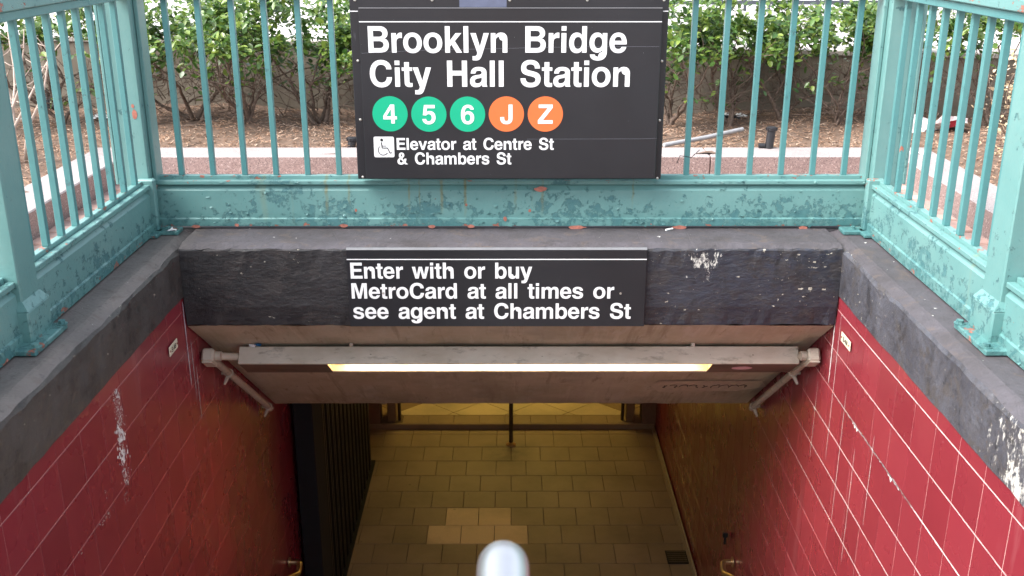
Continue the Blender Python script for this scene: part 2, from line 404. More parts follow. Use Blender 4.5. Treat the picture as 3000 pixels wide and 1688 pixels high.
# ------------------------------------------------------------------ lettering (bold grotesque drawn as outlines, 1000 units to the em)
# 'L x y' straight, 'H x y' quarter ellipse that leaves horizontally, 'V x y' quarter ellipse that leaves vertically, 'C' cubic
K = .60
def outline(cmds):
    cs = []; cur = None
    tk = cmds.split(); i = 0; last = 'L'
    while i < len(tk):
        if tk[i] in 'MLHVC': last = tk[i]; i += 1
        if last == 'C':
            a = [float(q) for q in tk[i:i + 6]]; i += 6
            p0 = cur[-1]
            for k in range(1, 9):
                t = k / 8; u = 1 - t
                cur.append((u**3 * p0[0] + 3 * u * u * t * a[0] + 3 * u * t * t * a[2] + t**3 * a[4], u**3 * p0[1] + 3 * u * u * t * a[1] + 3 * u * t * t * a[3] + t**3 * a[5]))
            continue
        x, y = float(tk[i]), float(tk[i + 1]); i += 2
        if last == 'M': cur = [(x, y)]; cs.append(cur); last = 'L'
        elif last == 'L': cur.append((x, y))
        else:
            p0 = cur[-1]; dx, dy = x - p0[0], y - p0[1]
            if last == 'H': a, b = (p0[0] + dx * K, p0[1]), (x, y - dy * K)
            else: a, b = (p0[0], p0[1] + dy * K), (x - dx * K, y)
            for k in range(1, 9):
                t = k / 8; u = 1 - t
                cur.append((u**3 * p0[0] + 3 * u * u * t * a[0] + 3 * u * t * t * b[0] + t**3 * x, u**3 * p0[1] + 3 * u * u * t * a[1] + 3 * u * t * t * b[1] + t**3 * y))
    out = []
    for c in cs:
        d = []
        for p in c:
            if not d or abs(p[0] - d[-1][0]) + abs(p[1] - d[-1][1]) > .5: d.append(p)
        if abs(d[0][0] - d[-1][0]) + abs(d[0][1] - d[-1][1]) < .5: d.pop()
        out.append(d)
    return out
G = {
 'B': (705, 'M 76 718 L 410 718 H 648 532 V 530 390 C 640 365 672 295 672 212 C 672 75 580 0 410 0 L 76 0 M 226 595 L 226 432 L 390 432 H 500 513 V 390 595 M 226 315 L 226 123 L 400 123 H 522 219 V 400 315'),
 'r': (389, 'M 69 0 L 69 532 L 202 532 L 202 440 C 232 512 285 546 340 546 L 376 541 L 376 398 L 330 403 C 245 403 209 360 209 282 L 209 0'),
 'o': (611, 'M 306 546 H 578 266 V 306 -14 H 34 266 V 306 546 M 306 434 H 174 266 V 306 98 H 438 266 V 306 434'),
 'k': (556, 'M 69 0 L 69 718 209 718 209 330 378 532 546 532 352 314 561 0 393 0 255 218 209 168 209 0'),
 'l': (278, 'M 69 0 L 69 718 209 718 209 0'),
 'y': (556, 'M 10 532 L 165 532 283 162 394 532 546 532 352 -38 C 305 -175 262 -214 160 -214 L 66 -209 66 -95 112 -96 C 165 -96 188 -76 200 -30 L 207 0'),
 'n': (611, 'M 65 0 L 65 532 200 532 200 452 C 235 515 285 546 362 546 C 482 546 546 475 546 358 L 546 0 406 0 406 330 H 308 430 C 240 430 205 385 205 320 L 205 0'),
 'i': (278, 'M 69 0 L 69 532 209 532 209 0 M 69 596 L 69 718 209 718 209 596'),
 'd': (611, 'M 546 0 L 411 0 411 68 C 372 14 325 -14 252 -14 H 34 262 V 252 546 C 320 546 370 520 406 472 L 406 718 546 718 M 291 430 H 174 266 V 291 102 H 408 266 V 291 430'),
 'b': (611, 'M 65 0 L 65 718 205 718 205 472 C 241 520 291 546 359 546 H 577 262 V 359 -14 C 286 -14 239 14 200 68 L 200 0 M 320 430 H 203 266 V 320 102 H 437 266 V 320 430'),
 'g': (611, 'M 546 532 L 413 532 413 462 C 375 518 328 546 262 546 H 34 272 V 262 0 C 325 0 370 24 406 70 L 406 12 H 298 -110 C 240 -110 205 -92 195 -50 L 52 -50 C 58 -160 145 -217 290 -217 H 546 5 M 293 430 H 174 274 V 293 118 H 408 274 V 293 430'),
 'e': (556, 'M 525 224 L 166 224 C 172 140 210 98 285 98 C 335 98 368 118 380 158 L 519 158 C 490 45 405 -14 280 -14 H 23 262 V 277 546 C 440 546 533 420 525 224 M 167 322 C 175 396 215 434 277 434 C 336 434 373 398 380 322'),
 'C': (722, 'M 676 480 L 528 480 V 374 608 H 194 358 V 374 112 H 532 264 L 681 264 V 372 -19 H 44 358 V 372 737 H 676 480'),
 't': (333, 'M 10 437 L 10 532 84 532 84 676 224 676 224 532 312 532 312 437 224 437 224 148 C 224 112 238 102 276 102 L 312 105 312 0 C 282 -8 260 -10 228 -10 C 130 -10 84 32 84 120 L 84 437'),
 'H': (722, 'M 71 0 L 71 718 221 718 221 440 501 440 501 718 651 718 651 0 501 0 501 310 221 310 221 0'),
 'a': (556, 'M 530 0 L 388 0 C 380 16 376 34 375 56 C 335 8 280 -14 199 -14 C 92 -14 29 46 29 144 C 29 250 90 302 205 318 C 320 333 371 340 371 388 C 371 425 340 443 282 443 C 225 443 195 420 188 364 L 52 364 C 55 480 135 546 288 546 C 430 546 510 490 510 395 L 510 96 C 510 58 514 36 530 18 M 370 262 C 345 243 310 238 262 230 C 196 219 169 197 169 153 C 169 112 196 92 240 92 C 318 92 370 136 370 205'),
 'S': (667, 'M 604 502 L 458 502 C 453 580 412 616 327 616 C 248 616 204 584 204 530 C 204 486 226 466 310 446 L 430 418 C 565 386 624 330 624 214 C 624 70 514 -19 334 -19 C 148 -19 42 72 38 232 L 187 232 C 192 146 244 106 345 106 C 428 106 476 138 476 194 C 476 242 448 262 360 284 L 240 313 C 110 344 56 400 56 510 C 56 650 160 737 322 737 C 498 737 598 654 604 502'),
 's': (556, 'M 505 368 L 371 368 C 367 418 338 443 272 443 C 218 443 190 426 190 394 C 190 366 205 356 262 342 L 352 320 C 465 292 515 246 515 164 C 515 52 425 -14 278 -14 C 122 -14 34 52 32 168 L 172 168 C 176 118 210 94 282 94 C 342 94 374 112 374 148 C 374 178 356 190 296 204 L 206 226 C 96 252 48 300 48 384 C 48 486 132 546 270 546 C 416 546 500 482 505 368'),
 '4': (556, 'M 312 0 L 312 155 22 155 22 285 292 709 446 709 446 271 529 271 529 155 446 155 446 0 M 312 271 L 312 540 140 271'),
 '5': (556, 'M 505 709 L 505 586 214 586 198 448 C 232 472 268 484 315 484 C 440 484 526 390 526 240 C 526 85 420 -19 268 -19 C 130 -19 40 60 31 185 L 172 185 C 182 128 212 100 268 100 C 340 100 384 150 384 234 C 384 316 342 366 270 366 C 230 366 205 352 182 316 L 54 322 105 709'),
 '6': (556, 'M 512 535 L 377 535 C 368 582 340 606 295 606 C 218 606 175 540 169 408 C 205 456 248 476 305 476 C 436 476 523 380 523 236 C 523 84 425 -19 285 -19 C 120 -19 30 105 30 335 C 30 580 125 718 298 718 C 418 718 497 652 512 535 M 281 364 C 215 364 175 318 175 236 C 175 150 214 98 280 98 C 344 98 383 150 383 234 C 383 316 344 364 281 364'),
 'J': (556, 'M 490 718 L 340 718 340 205 C 340 135 318 106 264 106 C 205 106 180 138 180 208 L 180 252 30 252 30 205 C 30 62 115 -19 262 -19 C 410 -19 490 60 490 205'),
 'Z': (611, 'M 28 0 L 28 128 395 588 55 588 55 718 580 718 580 596 212 130 585 130 585 0'),
 'E': (640, 'M 76 0 L 76 718 600 718 600 588 226 588 226 436 570 436 570 312 226 312 226 130 612 130 612 0'),
 'v': (556, 'M 10 532 L 163 532 280 156 394 532 546 532 354 0 205 0'),
 'w': (778, 'M 6 532 L 152 532 228 170 317 532 462 532 552 170 627 532 772 532 626 0 480 0 389 362 297 0 150 0'),
 'u': (611, 'M 546 532 L 546 0 411 0 411 72 C 376 14 326 -14 250 -14 C 130 -14 65 58 65 174 L 65 532 205 532 205 202 H 303 102 C 371 102 406 148 406 212 L 406 532'),
 'h': (611, 'M 65 0 L 65 718 205 718 205 460 C 240 518 290 546 362 546 C 482 546 546 475 546 358 L 546 0 406 0 406 330 H 308 430 C 240 430 205 385 205 320 L 205 0'),
 'm': (889, 'M 64 0 L 64 532 197 532 197 462 C 230 520 278 546 344 546 C 412 546 462 518 490 460 C 524 518 574 546 645 546 C 760 546 824 480 824 364 L 824 0 684 0 684 336 C 684 398 658 428 602 428 C 546 428 514 392 514 330 L 514 0 374 0 374 336 C 374 398 348 428 292 428 C 236 428 204 392 204 330 L 204 0'),
 'M': (833, 'M 69 0 L 69 718 286 718 417 226 547 718 764 718 764 0 626 0 626 566 485 0 348 0 207 566 207 0'),
 'A': (722, 'M 16 0 L 280 718 442 718 704 0 545 0 494 148 226 148 175 0 M 268 270 L 452 270 360 540'),
 '-': (333, 'M 30 210 L 30 330 303 330 303 210'),
 '&': (722, 'M 705 0 L 525 0 474 62 C 420 8 355 -16 275 -16 C 130 -16 45 58 45 180 C 45 280 95 345 205 392 C 160 450 145 490 145 545 C 145 655 215 722 318 722 C 420 722 485 660 485 565 C 485 485 440 425 352 378 L 462 242 C 478 280 486 310 489 350 L 612 350 C 606 270 585 200 545 142 M 284 468 C 335 497 360 528 360 565 C 360 598 345 616 318 616 C 290 616 272 596 272 564 C 272 534 276 510 284 468 M 268 312 C 212 280 187 245 187 195 C 187 142 222 106 278 106 C 325 106 360 122 396 158'),
}
_gc = {}
def glyph(ch):
    if ch not in _gc:
        w, c = G[ch]; cs = outline(c)
        def area(p): return sum(p[i - 1][0] * p[i][1] - p[i][0] * p[i - 1][1] for i in range(len(p)))
        if ch == 'i': groups = [[cs[0]], [cs[1]]]
        else: groups = [cs]
        V, F = [], []
        for g in groups:
            loops = [[Vector((x, y, 0)) for x, y in (c if (area(c) > 0) == (k == 0) else c[::-1])] for k, c in enumerate(g)]
            tr = tessellate_polygon(loops); o = len(V)
            V += [(v.x, v.y) for l in loops for v in l]; F += [tuple(o + i for i in t) for t in tr]
        _gc[ch] = (w, V, F)
    return _gc[ch]
def text_mesh(txt, capH, width=None, track=0., space=278):
    """2D lettering: origin at the first letter's left edge on the baseline; fitted to width"""
    V, F = [], []; x = 0; first = True; s = capH / 718.
    for ch in txt:
        if ch == ' ': x += space; continue
        w, gv, gf = glyph(ch)
        if first: x = -min(p[0] for p in gv); first = False
        o = len(V); V += [(p[0] + x, p[1]) for p in gv]; F += [tuple(i + o for i in f) for f in gf]; x += w + track
    xm = max(p[0] for p in V); sx = s if width is None else width / xm
    return [(p[0] * sx, p[1] * s) for p in V], F
def letters(txt, capH, width, track, space):
    out = []; x = 0; first = True; s = capH / 718.
    for ch in txt:
        if ch == ' ': x += space; continue
        w, gv, gf = glyph(ch)
        if first: x = -min(p[0] for p in gv); first = False
        out.append((ch, [(p[0] + x, p[1]) for p in gv], gf)); x += w + track
    sx = width / max(p[0] for p in out[-1][1])
    return [(c, [(p[0] * sx, p[1] * s) for p in V], F) for c, V, F in out]
def lettering(name, txt, x, z, y, capH, width, mat, parent, track=-18, space=420):
    for ch, V, F in letters(txt, capH, width, track, space):
        MB().add([(x + p[0], y, z + p[1]) for p in V], F).build('letter', mat, parent)

# ------------------------------------------------------------------ stairwell walls with tiles
ZF = zz(4.50)              # landing floor
XW = 1.365                 # half width of the stairwell
YH = 4.04                  # header plane
CY, SY = math.cos(R(PITCH)), math.sin(R(PITCH))
def proj(p):
    x, y, z = p; Z = H - z; d = y * CY + Z * SY
    if d < .1: return None
    return (1500 + 3035 * x / d, 844 + 3035 * (Z * CY - y * SY) / d, d)
T = .177
TOPZ = zz(1.455)           # underside of the black coping
def stair_wall(side, label):
    X = side * XW
    t = thing('stairwell_wall', label, 'wall', (X, 4, ZF))
    o = side * .12
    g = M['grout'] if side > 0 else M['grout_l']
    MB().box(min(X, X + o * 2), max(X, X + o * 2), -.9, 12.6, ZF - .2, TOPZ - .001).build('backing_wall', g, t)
    # black painted coping: face, rounded arris, ledge
    y0 = .25; XI = side * (XW - .006)
    c = MB(); n = 26; L = 7.2 - y0
    prof = [(0, TOPZ), (0, zz(1.270)), (.010, zz(1.258)), (.045, zz(1.243)), (.055, zz(1.24)), (.245, zz(1.24)), (.245, TOPZ)]
    random.seed(5 + side)
    ys = [y0 + (YH + .26 - y0) * i / 60 for i in range(61)]
    V = []; F = []; m = len(prof)
    for j, yy in enumerate(ys):
        for k, (p, q) in enumerate(prof):
            jx = random.uniform(-.004, .004) if 0 < k < 4 else 0; jz = random.uniform(-.004, .004) if k in (1, 2) else (random.uniform(-.003, .003) if k == 0 else 0)
            V.append((XI + side * (p + jx), yy, q + jz))
    for j in range(len(ys) - 1):
        for k in range(m): F.append((j * m + k, j * m + (k + 1) % m, (j + 1) * m + (k + 1) % m, (j + 1) * m + k))
    F.append(tuple(range(m))); F.append(tuple((len(ys) - 1) * m + k for k in range(m)))
    c.add(V, F)
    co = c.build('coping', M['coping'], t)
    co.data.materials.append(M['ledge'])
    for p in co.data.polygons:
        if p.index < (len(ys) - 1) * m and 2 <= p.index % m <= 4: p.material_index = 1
    # tiles
    rows = 18; tiles = []
    ystart = 2.456 - 16 * T if side > 0 else 2.41 - 16 * T
    zt0 = zz(1.515)
    for r in range(-1, rows):
        ztop = min(zt0 - r * T, TOPZ - .001); zbot = max(zt0 - (r + 1) * T, ZF + .004)
        if ztop - zbot < .02: continue
        k = 0
        while True:
            ya = ystart + k * T; yb = ya + T; k += 1
            if yb > 12.55: break
            if yb > 8.80 and ya < 8.80: yb = 8.80
            tiles.append((ya, yb, zbot, ztop))
    J = .0015; JY = .0012 if side < 0 else .0015
    def score(q):
        a = [proj((X, y, z)) for y in q[:2] for z in q[2:]]
        if any(p is None for p in a): return 0
        cx = sum(p[0] for p in a) / 4; cy = sum(p[1] for p in a) / 4
        if not (-60 < cx < 3060 and -60 < cy < 1750): return 0
        if q[0] > YH + .2 and q[2] > zz(1.58) - .745 * (q[0] - YH): return 0   # behind the soffit
        w = max(p[0] for p in a) - min(p[0] for p in a); h = max(p[1] for p in a) - min(p[1] for p in a)
        return w * h
    sc_ = sorted(tiles, key=score, reverse=True)
    keep = [q for q in sc_[:296] if score(q) > 0]
    rest = [q for q in sc_ if q not in set(keep)]
    shared = {}
    rt = random.Random(3)
    for q in keep:
        key = (round(q[1] - q[0], 4), round(q[3] - q[2], 4))
        if key not in shared:
            w, h = key[0] - 2 * JY, key[1] - 2 * J
            b = MB(); d = .0012; ch = .0007
            b.add([(0, -w / 2, -h / 2), (0, w / 2, -h / 2), (0, w / 2, h / 2), (0, -w / 2, h / 2),
                   (-side * d, -w / 2 + ch, -h / 2 + ch), (-side * d, w / 2 - ch, -h / 2 + ch), (-side * d, w / 2 - ch, h / 2 - ch), (-side * d, -w / 2 + ch, h / 2 - ch)],
                  [(4, 5, 6, 7), (0, 1, 5, 4), (1, 2, 6, 5), (2, 3, 7, 6), (3, 0, 4, 7)])
            shared[key] = b.mesh('tile', M['tile'])
        o = put('tile', shared[key], t, (X - side * rt.uniform(0, .0004), (q[0] + q[1]) / 2, (q[2] + q[3]) / 2))
        o.rotation_euler = (0, rt.uniform(-.001, .001), rt.uniform(-.002, .002))
    b = MB(); d = .0012; ch = .0007
    for q in rest:
        y0_, y1_, z0_, z1_ = q[0] + JY, q[1] - JY, q[2] + J, q[3] - J
        b.add([(X, y0_, z0_), (X, y1_, z0_), (X, y1_, z1_), (X, y0_, z1_), (X - side * d, y0_ + ch, z0_ + ch), (X - side * d, y1_ - ch, z0_ + ch), (X - side * d, y1_ - ch, z1_ - ch), (X - side * d, y0_ + ch, z1_ - ch)],
              [(4, 5, 6, 7), (0, 1, 5, 4), (1, 2, 6, 5), (2, 3, 7, 6), (3, 0, 4, 7)])
    o = b.build('farther_tiles', M['tile'], t); o['kind'] = 'stuff'
    return t
wl = stair_wall(-1, 'left stairwell wall of glossy red tiles with white paint splashes and black coping')
wr = stair_wall(1, 'right stairwell wall of glossy red tiles with chalky white joints and black coping')

# lime streaks and paint splashes: thin irregular films on the tiles
def film(side, pts):
    X = side * (XW - .0024)
    return [(X, y, z) for y, z in pts]
def ptwall(u, v, side):                      # where the sight line of a measured spot meets the wall plane
    X = side * (XW - .008); a = (u - 1497); ry = 3035 * CY + (844 - v) * SY; rz = -3035 * SY + (844 - v) * CY
    s = X / a; return (s * ry, H + s * rz)
def blob(b, side, y, z, ry, rz, rnd):
    n = rnd.choice((5, 6, 7)); a0 = rnd.random() * 6; X = side * (XW - .0024 - rnd.uniform(0, .0006))
    b.add([(X, y + ry * rnd.uniform(.6, 1.2) * math.cos(a0 + k * 2 * math.pi / n), z + rz * rnd.uniform(.6, 1.2) * math.sin(a0 + k * 2 * math.pi / n)) for k in range(n)], [tuple(range(n))])
rnd = random.Random(11)
b = MB()
for k in range(330):
    t_ = rnd.random()
    v = 1140 + 280 * t_; u = 340 + 36 * t_ + rnd.gauss(0, 4 + 3 * math.sin(3.1 * t_)) - (14 * (t_ - .5) if t_ < .5 else 0)
    y, z = ptwall(u, v, -1); s = rnd.uniform(.0006, .0020) * (2.0 if .38 < t_ < .55 or .62 < t_ < .76 else 1)
    blob(b, -1, y, z, s * 1.5, s * 2.6, rnd)
for u0, v0, u1, v1, n in ((345, 1140, 335, 1185, 16), (425, 1360, 428, 1390, 6), (372, 1440, 378, 1475, 14), (315, 1430, 318, 1465, 7), (335, 1490, 300, 1540, 26), (243, 1612, 240, 1625, 5), (195, 1672, 196, 1675, 2), (85, 1448, 97, 1410, 2), (560, 1362, 560, 1395, 8)):
    for k in range(n):
        t_ = rnd.random(); y, z = ptwall(u0 + (u1 - u0) * t_ + rnd.gauss(0, 3), v0 + (v1 - v0) * t_ + rnd.gauss(0, 4), -1)
        blob(b, -1, y, z, rnd.uniform(.0008, .0022), rnd.uniform(.001, .003), rnd)
o = b.build('paint_splashes', M['white_streak'], wl); o['kind'] = 'stuff'; o['label'] = 'white paint splashes run down the red tiles'
b = MB(); ZJ = zz(1.515) - 2 * T
def ribbon(b, side, ya, yb, z, w, rnd, drip=.0):
    n = max(4, int((yb - ya) / .012)); X = side * (XW - .0026); top = []; bot = []
    for k in range(n + 1):
        y = ya + (yb - ya) * k / n; e = abs(math.sin(math.pi * k / n)) ** .4
        top.append((X, y, z + w * .45 * e * rnd.uniform(.6, 1.2))); dd = w * .55 * e * rnd.uniform(.5, 1.3)
        if rnd.random() < drip: dd += rnd.uniform(.006, .018)
        bot.append((X, y, z - dd))
    V = top + bot; b.add(V, [(k, k + 1, n + 2 + k, n + 1 + k) for k in range(n)])
ribbon(b, 1, 2.3, 4.0, ZJ, .005, rnd); ribbon(b, 1, 3.05, 3.95, ZJ + .0002, .007, rnd)
ribbon(b, 1, 3.20, 3.32, ZJ, .010, rnd, .3); ribbon(b, 1, 3.64, 3.72, ZJ, .011, rnd, .3); ribbon(b, 1, 1.7, 2.4, ZJ, .004, rnd)
ribbon(b, 1, 2.2, 4.3, ZJ - T, .0024, rnd); ribbon(b, 1, 4.18, 4.23, ZJ - T, .008, rnd, .4); ribbon(b, 1, 2.2, 3.9, ZJ + T, .0024, rnd); ribbon(b, 1, 2.0, 4.0, ZJ + 2 * T, .0024, rnd)
ribbon(b, 1, 2.4, 4.4, ZJ - 2 * T, .0024, rnd); ribbon(b, 1, 2.6, 4.6, ZJ - 3 * T, .0024, rnd)
for (yy, z0, z1, w) in ((4.06, zz(1.86), zz(1.47), .007), (3.99, zz(2.2), zz(1.5), .0018), (3.83, zz(2.4), zz(1.78), .0016), (3.66, zz(2.5), zz(1.95), .0014), (4.20, zz(2.3), zz(1.9), .0014), (3.48, zz(2.2), zz(1.8), .0014)):
    n = 24; X = XW - .0028; V = []
    for k in range(n + 1):
        z = z0 + (z1 - z0) * k / n; e = abs(math.sin(math.pi * k / n)) ** .3; V += [(X, yy - w * e * rnd.uniform(.4, 1), z), (X, yy + w * e * rnd.uniform(.4, 1), z)]
    b.add(V, [(2 * k, 2 * k + 1, 2 * k + 3, 2 * k + 2) for k in range(n)])
o = b.build('lime_streaks', M['white_streak'], wr); o['kind'] = 'stuff'; o['label'] = 'chalky white deposit along the joints'
b = MB()
X = -(XW - .0028)
for (yy, z0, z1, w) in ((4.035, zz(1.86), zz(1.47), .008), (4.12, zz(2.06), zz(1.80), .005), (4.085, zz(1.95), zz(1.66), .004)):
    n = 24; V = []
    for k in range(n + 1):
        z = z0 + (z1 - z0) * k / n; e = abs(math.sin(math.pi * k / n)) ** .3; V += [(X, yy - w * e * rnd.uniform(.3, 1), z), (X, yy + w * e * rnd.uniform(.3, 1), z)]
    b.add(V, [(2 * k, 2 * k + 1, 2 * k + 3, 2 * k + 2) for k in range(n)])
o = b.build('chalk_smear', M['haze_white'], wl); o['kind'] = 'stuff'

# ------------------------------------------------------------------ header: ledge, fascia, sloping soffit
hd = thing('entrance_header', 'black painted concrete header with peeling paint and stained sloping soffit over the stairs', 'header', (0, YH, zz(1.58)))
XH = XW - .008
b = MB(); random.seed(9)
nx = 90; zs = [zz(1.583), zz(1.50), zz(1.42), zz(1.34), zz(1.256), zz(1.249), zz(1.240), zz(1.237), zz(1.236)]
yo = [.010, 0, 0, 0, 0, .006, .045, .058, .275]
V = []; F = []
for i in range(nx + 1):
    x = -XH + 2 * XH * i / nx
    for k, z in enumerate(zs):
        j = .004 if k in (0, 4, 5) else .002
        V.append((x, YH + yo[k] + (random.uniform(-j, j) * (.12 if 0 < k < 4 else 1) if k < 7 else 0), z + (random.uniform(-j, j) * .8 if k < 6 else 0)))
m = len(zs)
for i in range(nx):
    for k in range(m - 1): F.append((i * m + k, (i + 1) * m + k, (i + 1) * m + k + 1, i * m + k + 1))
b.add(V, F)
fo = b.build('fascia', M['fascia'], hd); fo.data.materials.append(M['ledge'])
for p in fo.data.polygons:
    if p.index % (len(zs) - 1) >= 5: p.material_index = 1
MB().box(-XH + .001, XH - .001, YH + .28, 4.62, zz(2.0) + .33, zz(1.24) - .004).build('header_core', M['ledge'], hd)
# sloping soffit then flat ceiling
A = Vector((0, YH + .012, zz(1.587))); B_ = Vector((0, 5.41, zz(2.60)))
s_ = (B_ - A).normalized(); n_ = Vector((0, s_.z, -s_.y))           # n_ points down and back, out of the soffit
if n_.z > 0: n_ = -n_
b = MB(); n = 40
V = []; F = []
for i in range(n + 1):
    x = -XH + 2 * XH * i / n
    for k in range(9):
        p = A.lerp(B_, k / 8) + n_ * (random.uniform(-.0025, .0025)); V.append((x, p.y, p.z))
for i in range(n):
    for k in range(8): F.append((i * 9 + k, (i + 1) * 9 + k, (i + 1) * 9 + k + 1, i * 9 + k + 1))
b.add(V, F)
b.box(-XH, XH, 5.412, 5.60, zz(2.60), zz(2.30))
b.add([(-XH, YH + .10, zz(1.50)), (XH, YH + .10, zz(1.50)), (XH, 5.5, zz(2.40)), (-XH, 5.5, zz(2.40))], [(0, 1, 2, 3)])
b.build('soffit', M['soffit'], hd)
# painted-over patch and marker scribble on the soffit
def onsoff(x, a, off=.004): p = A + s_ * a + n_ * off; return (x, p.y, p.z)
rr = random.Random(2)
b = MB(); pl = [onsoff(.77, 1.08), onsoff(1.30, 1.07), onsoff(1.36, 1.22), onsoff(1.22, 1.33), onsoff(.80, 1.35), onsoff(.74, 1.2)]
b.add(pl, [tuple(range(6))]); b.build('overpainted_patch', M['buff'], hd)
b = MB()
for i in range(9):
    x0 = .80 + i * .052; pts = []
    ph = rr.random() * 6
    for k in range(8):
        q = k / 7; pts.append(onsoff(x0 + .03 * q + .012 * math.cos(ph + q * rr.uniform(3, 6)), 1.20 + .035 * math.sin(ph + q * 4.2), .006))
    b.tube(pts, .0018, 4)
b.build('scribble', M['graffiti'], hd)

# ------------------------------------------------------------------ light fixture under the soffit
fx = thing('light_fixture', 'long beige fluorescent light fixture glowing under the soffit', 'light fixture', tuple(A + s_ * .30))
XC = .035
def fpt(x, a, bb): p = A + s_ * (.301 + a) + n_ * bb; return (x + XC, p.y, p.z)
def fbox(b, x0, x1, a0, a1, b0, b1, ch=0):
    t = MB().box(x0, x1, a0, a1, b0, b1, ch)
    b.add([fpt(*p) for p in t.v], t.f)
b = MB(); HW = 1.25
fbox(b, -HW, HW, 0, .012, .014, .095, .003)              # face towards the stairs
fbox(b, -HW, HW, .012, .17, .014, .022)                   # back plate
fbox(b, -HW, -HW + .01, .012, .17, .022, .09); fbox(b, HW - .01, HW, .012, .17, .022, .09)
fbox(b, -HW + .01, HW - .01, .16, .17, .022, .09)
b.build('housing', M['fixture'], fx)
RX0, RX1 = -.855, .865
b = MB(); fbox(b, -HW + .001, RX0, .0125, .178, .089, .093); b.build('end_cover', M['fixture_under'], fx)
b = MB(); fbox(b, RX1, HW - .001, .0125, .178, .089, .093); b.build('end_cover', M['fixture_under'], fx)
b = MB(); fbox(b, RX0, RX1, .0125, .019, .086, .0925); b.build('trim_strip', M['fixture'], fx)
b = MB(); fbox(b, RX0, RX1, .169, .178, .086, .0925); b.build('trim_strip', M['fixture'], fx)
b = MB(); fbox(b, RX0 - .06, RX1 + .06, .0125, .159, .0225, .028)
fbox(b, RX0 - .012, RX0 - .004, .0125, .159, .029, .088); fbox(b, RX1 + .004, RX1 + .012, .0125, .159, .029, .088)
b.build('reflector', M['reflector'], fx)
for aa in (.055, .12):
    b = MB(); b.tube([fpt(RX0 + .05, aa, .052), fpt(RX1 - .05, aa, .052)], .013, 14); b.build('fluorescent_tube', M['tube'], fx, True)
b = MB(); cxx = 1.01; n = 24
b.add([fpt(cxx + .047 * math.cos(2 * math.pi * k / n), .085 + .026 * math.sin(2 * math.pi * k / n) * 1.2, .0945) for k in range(n)], [tuple(range(n))]); b.build('oval_sticker', M['pink'], fx)
for xx in (-.87, .41, .64, 1.06 - .3):
    pass
for xx in (-.75, .50 + .28):
    b = MB(); fbox(b, xx - .008, xx + .008, -.004, .03, -.01, .016, .002); b.build('hanger', M['fixture'], fx)

def conduit(side, label):
    t = thing('conduit', label, 'conduit', (side * 1.33, 4.2, zz(1.80)))
    P0 = Vector((side * 1.325, 4.205, zz(1.795))); P1 = Vector((side * 1.325, 5.17, zz(2.515)))
    fe = Vector(fpt(side * HW + 0, .03, .055)); fe.x = side * (HW) + XC
    b = MB(); b.tube([P0 + (P1 - P0) * .02, P1], .0165, 12); b.build('pipe', M['conduit'], t, True)
    b = MB(); b.tube([fe, P0 + Vector((-side * .02, 0, .004))], .017, 12); b.tube([P0 + Vector((-side * .05, 0, .004)), P0 + Vector((-side * .02, 0, .004))], .022, 12); b.build('pipe_stub', M['conduit'], t, True)
    # cast elbow body with cover
    b = MB(); b.box(-.026, .026, -.045, .045, -.03, .03, .008)
    q = (P1 - P0).to_track_quat('Y', 'Z').to_matrix().to_4x4(); q.translation = P0; b.xf(q); b.build('elbow', M['conduit'], t)
    b = MB(); b.box(-.024, .024, -.042, .042, -.036, -.029, .003); b.xf(q); b.build('elbow_cover', M['fixture'], t)
    for f in (.27, .96):
        p = P0.lerp(P1, f); d = (P1 - P0).normalized(); side_v = Vector((0, d.z, -d.y))
        if side_v.z > 0: side_v = -side_v
        b = MB(); b.tube([p - d * .009, p + d * .009], .0215, 12)
        b.tube([p, p + side_v * .03 + Vector((side * .01, 0, 0)), p + side_v * .055 + Vector((side * .018, 0, 0))], [.010, .009, .006], 6)
        b.tube([p + Vector((0, 0, 0)), p + Vector((side * .036, 0, 0))], .008, 6)
        b.build('strap', M['conduit'], t, True)
    return t
conduit(-1, 'painted conduit running down the left wall from the fixture end')
conduit(1, 'painted conduit running down the right wall from the fixture end')

# ------------------------------------------------------------------ number plates
def plate(side, txt, label, u0, v0, u1, v1, hgt):
    y0, z0 = ptwall(u0, v0, side); y1, z1 = ptwall(u1, v1, side)
    zc = (z0 + z1) / 2; yc = (y0 + y1) / 2; w = abs(y1 - y0); X = side * (XW - .008)
    t = thing('number_plate', label, 'sign plate', (X, yc, zc))
    MB().box(min(X, X - side * .003), max(X, X - side * .003), yc - w / 2, yc + w / 2, zc - hgt / 2, zc + hgt / 2, .001).build('plate', M['ivory'], t)
    V, F = text_mesh(txt, hgt * .5, w * .52, 0); b = MB()
    b.add([(X - side * .0042, (yc - w * .26 + p[0]) if side < 0 else (yc + w * .26 - p[0]), zc - hgt * .25 + p[1]) for p in V], F); b.build('lettering', M['ink'], t)
    for q in (-1, 1):
        b = MB(); b.tube([(X - side * .003, yc + q * w * .40, zc), (X - side * .0048, yc + q * w * .40, zc)], .0045, 8); b.build('screw', M['rust_washer'], t)
plate(-1, 'S-4B', 'small ivory plate reading S-4B on the left red tiles', 496, 1036, 518, 1000, .040)
plate(1, 'S-4A', 'small ivory plate reading S-4A on the right red tiles', 2467, 980, 2492, 1022, .040)

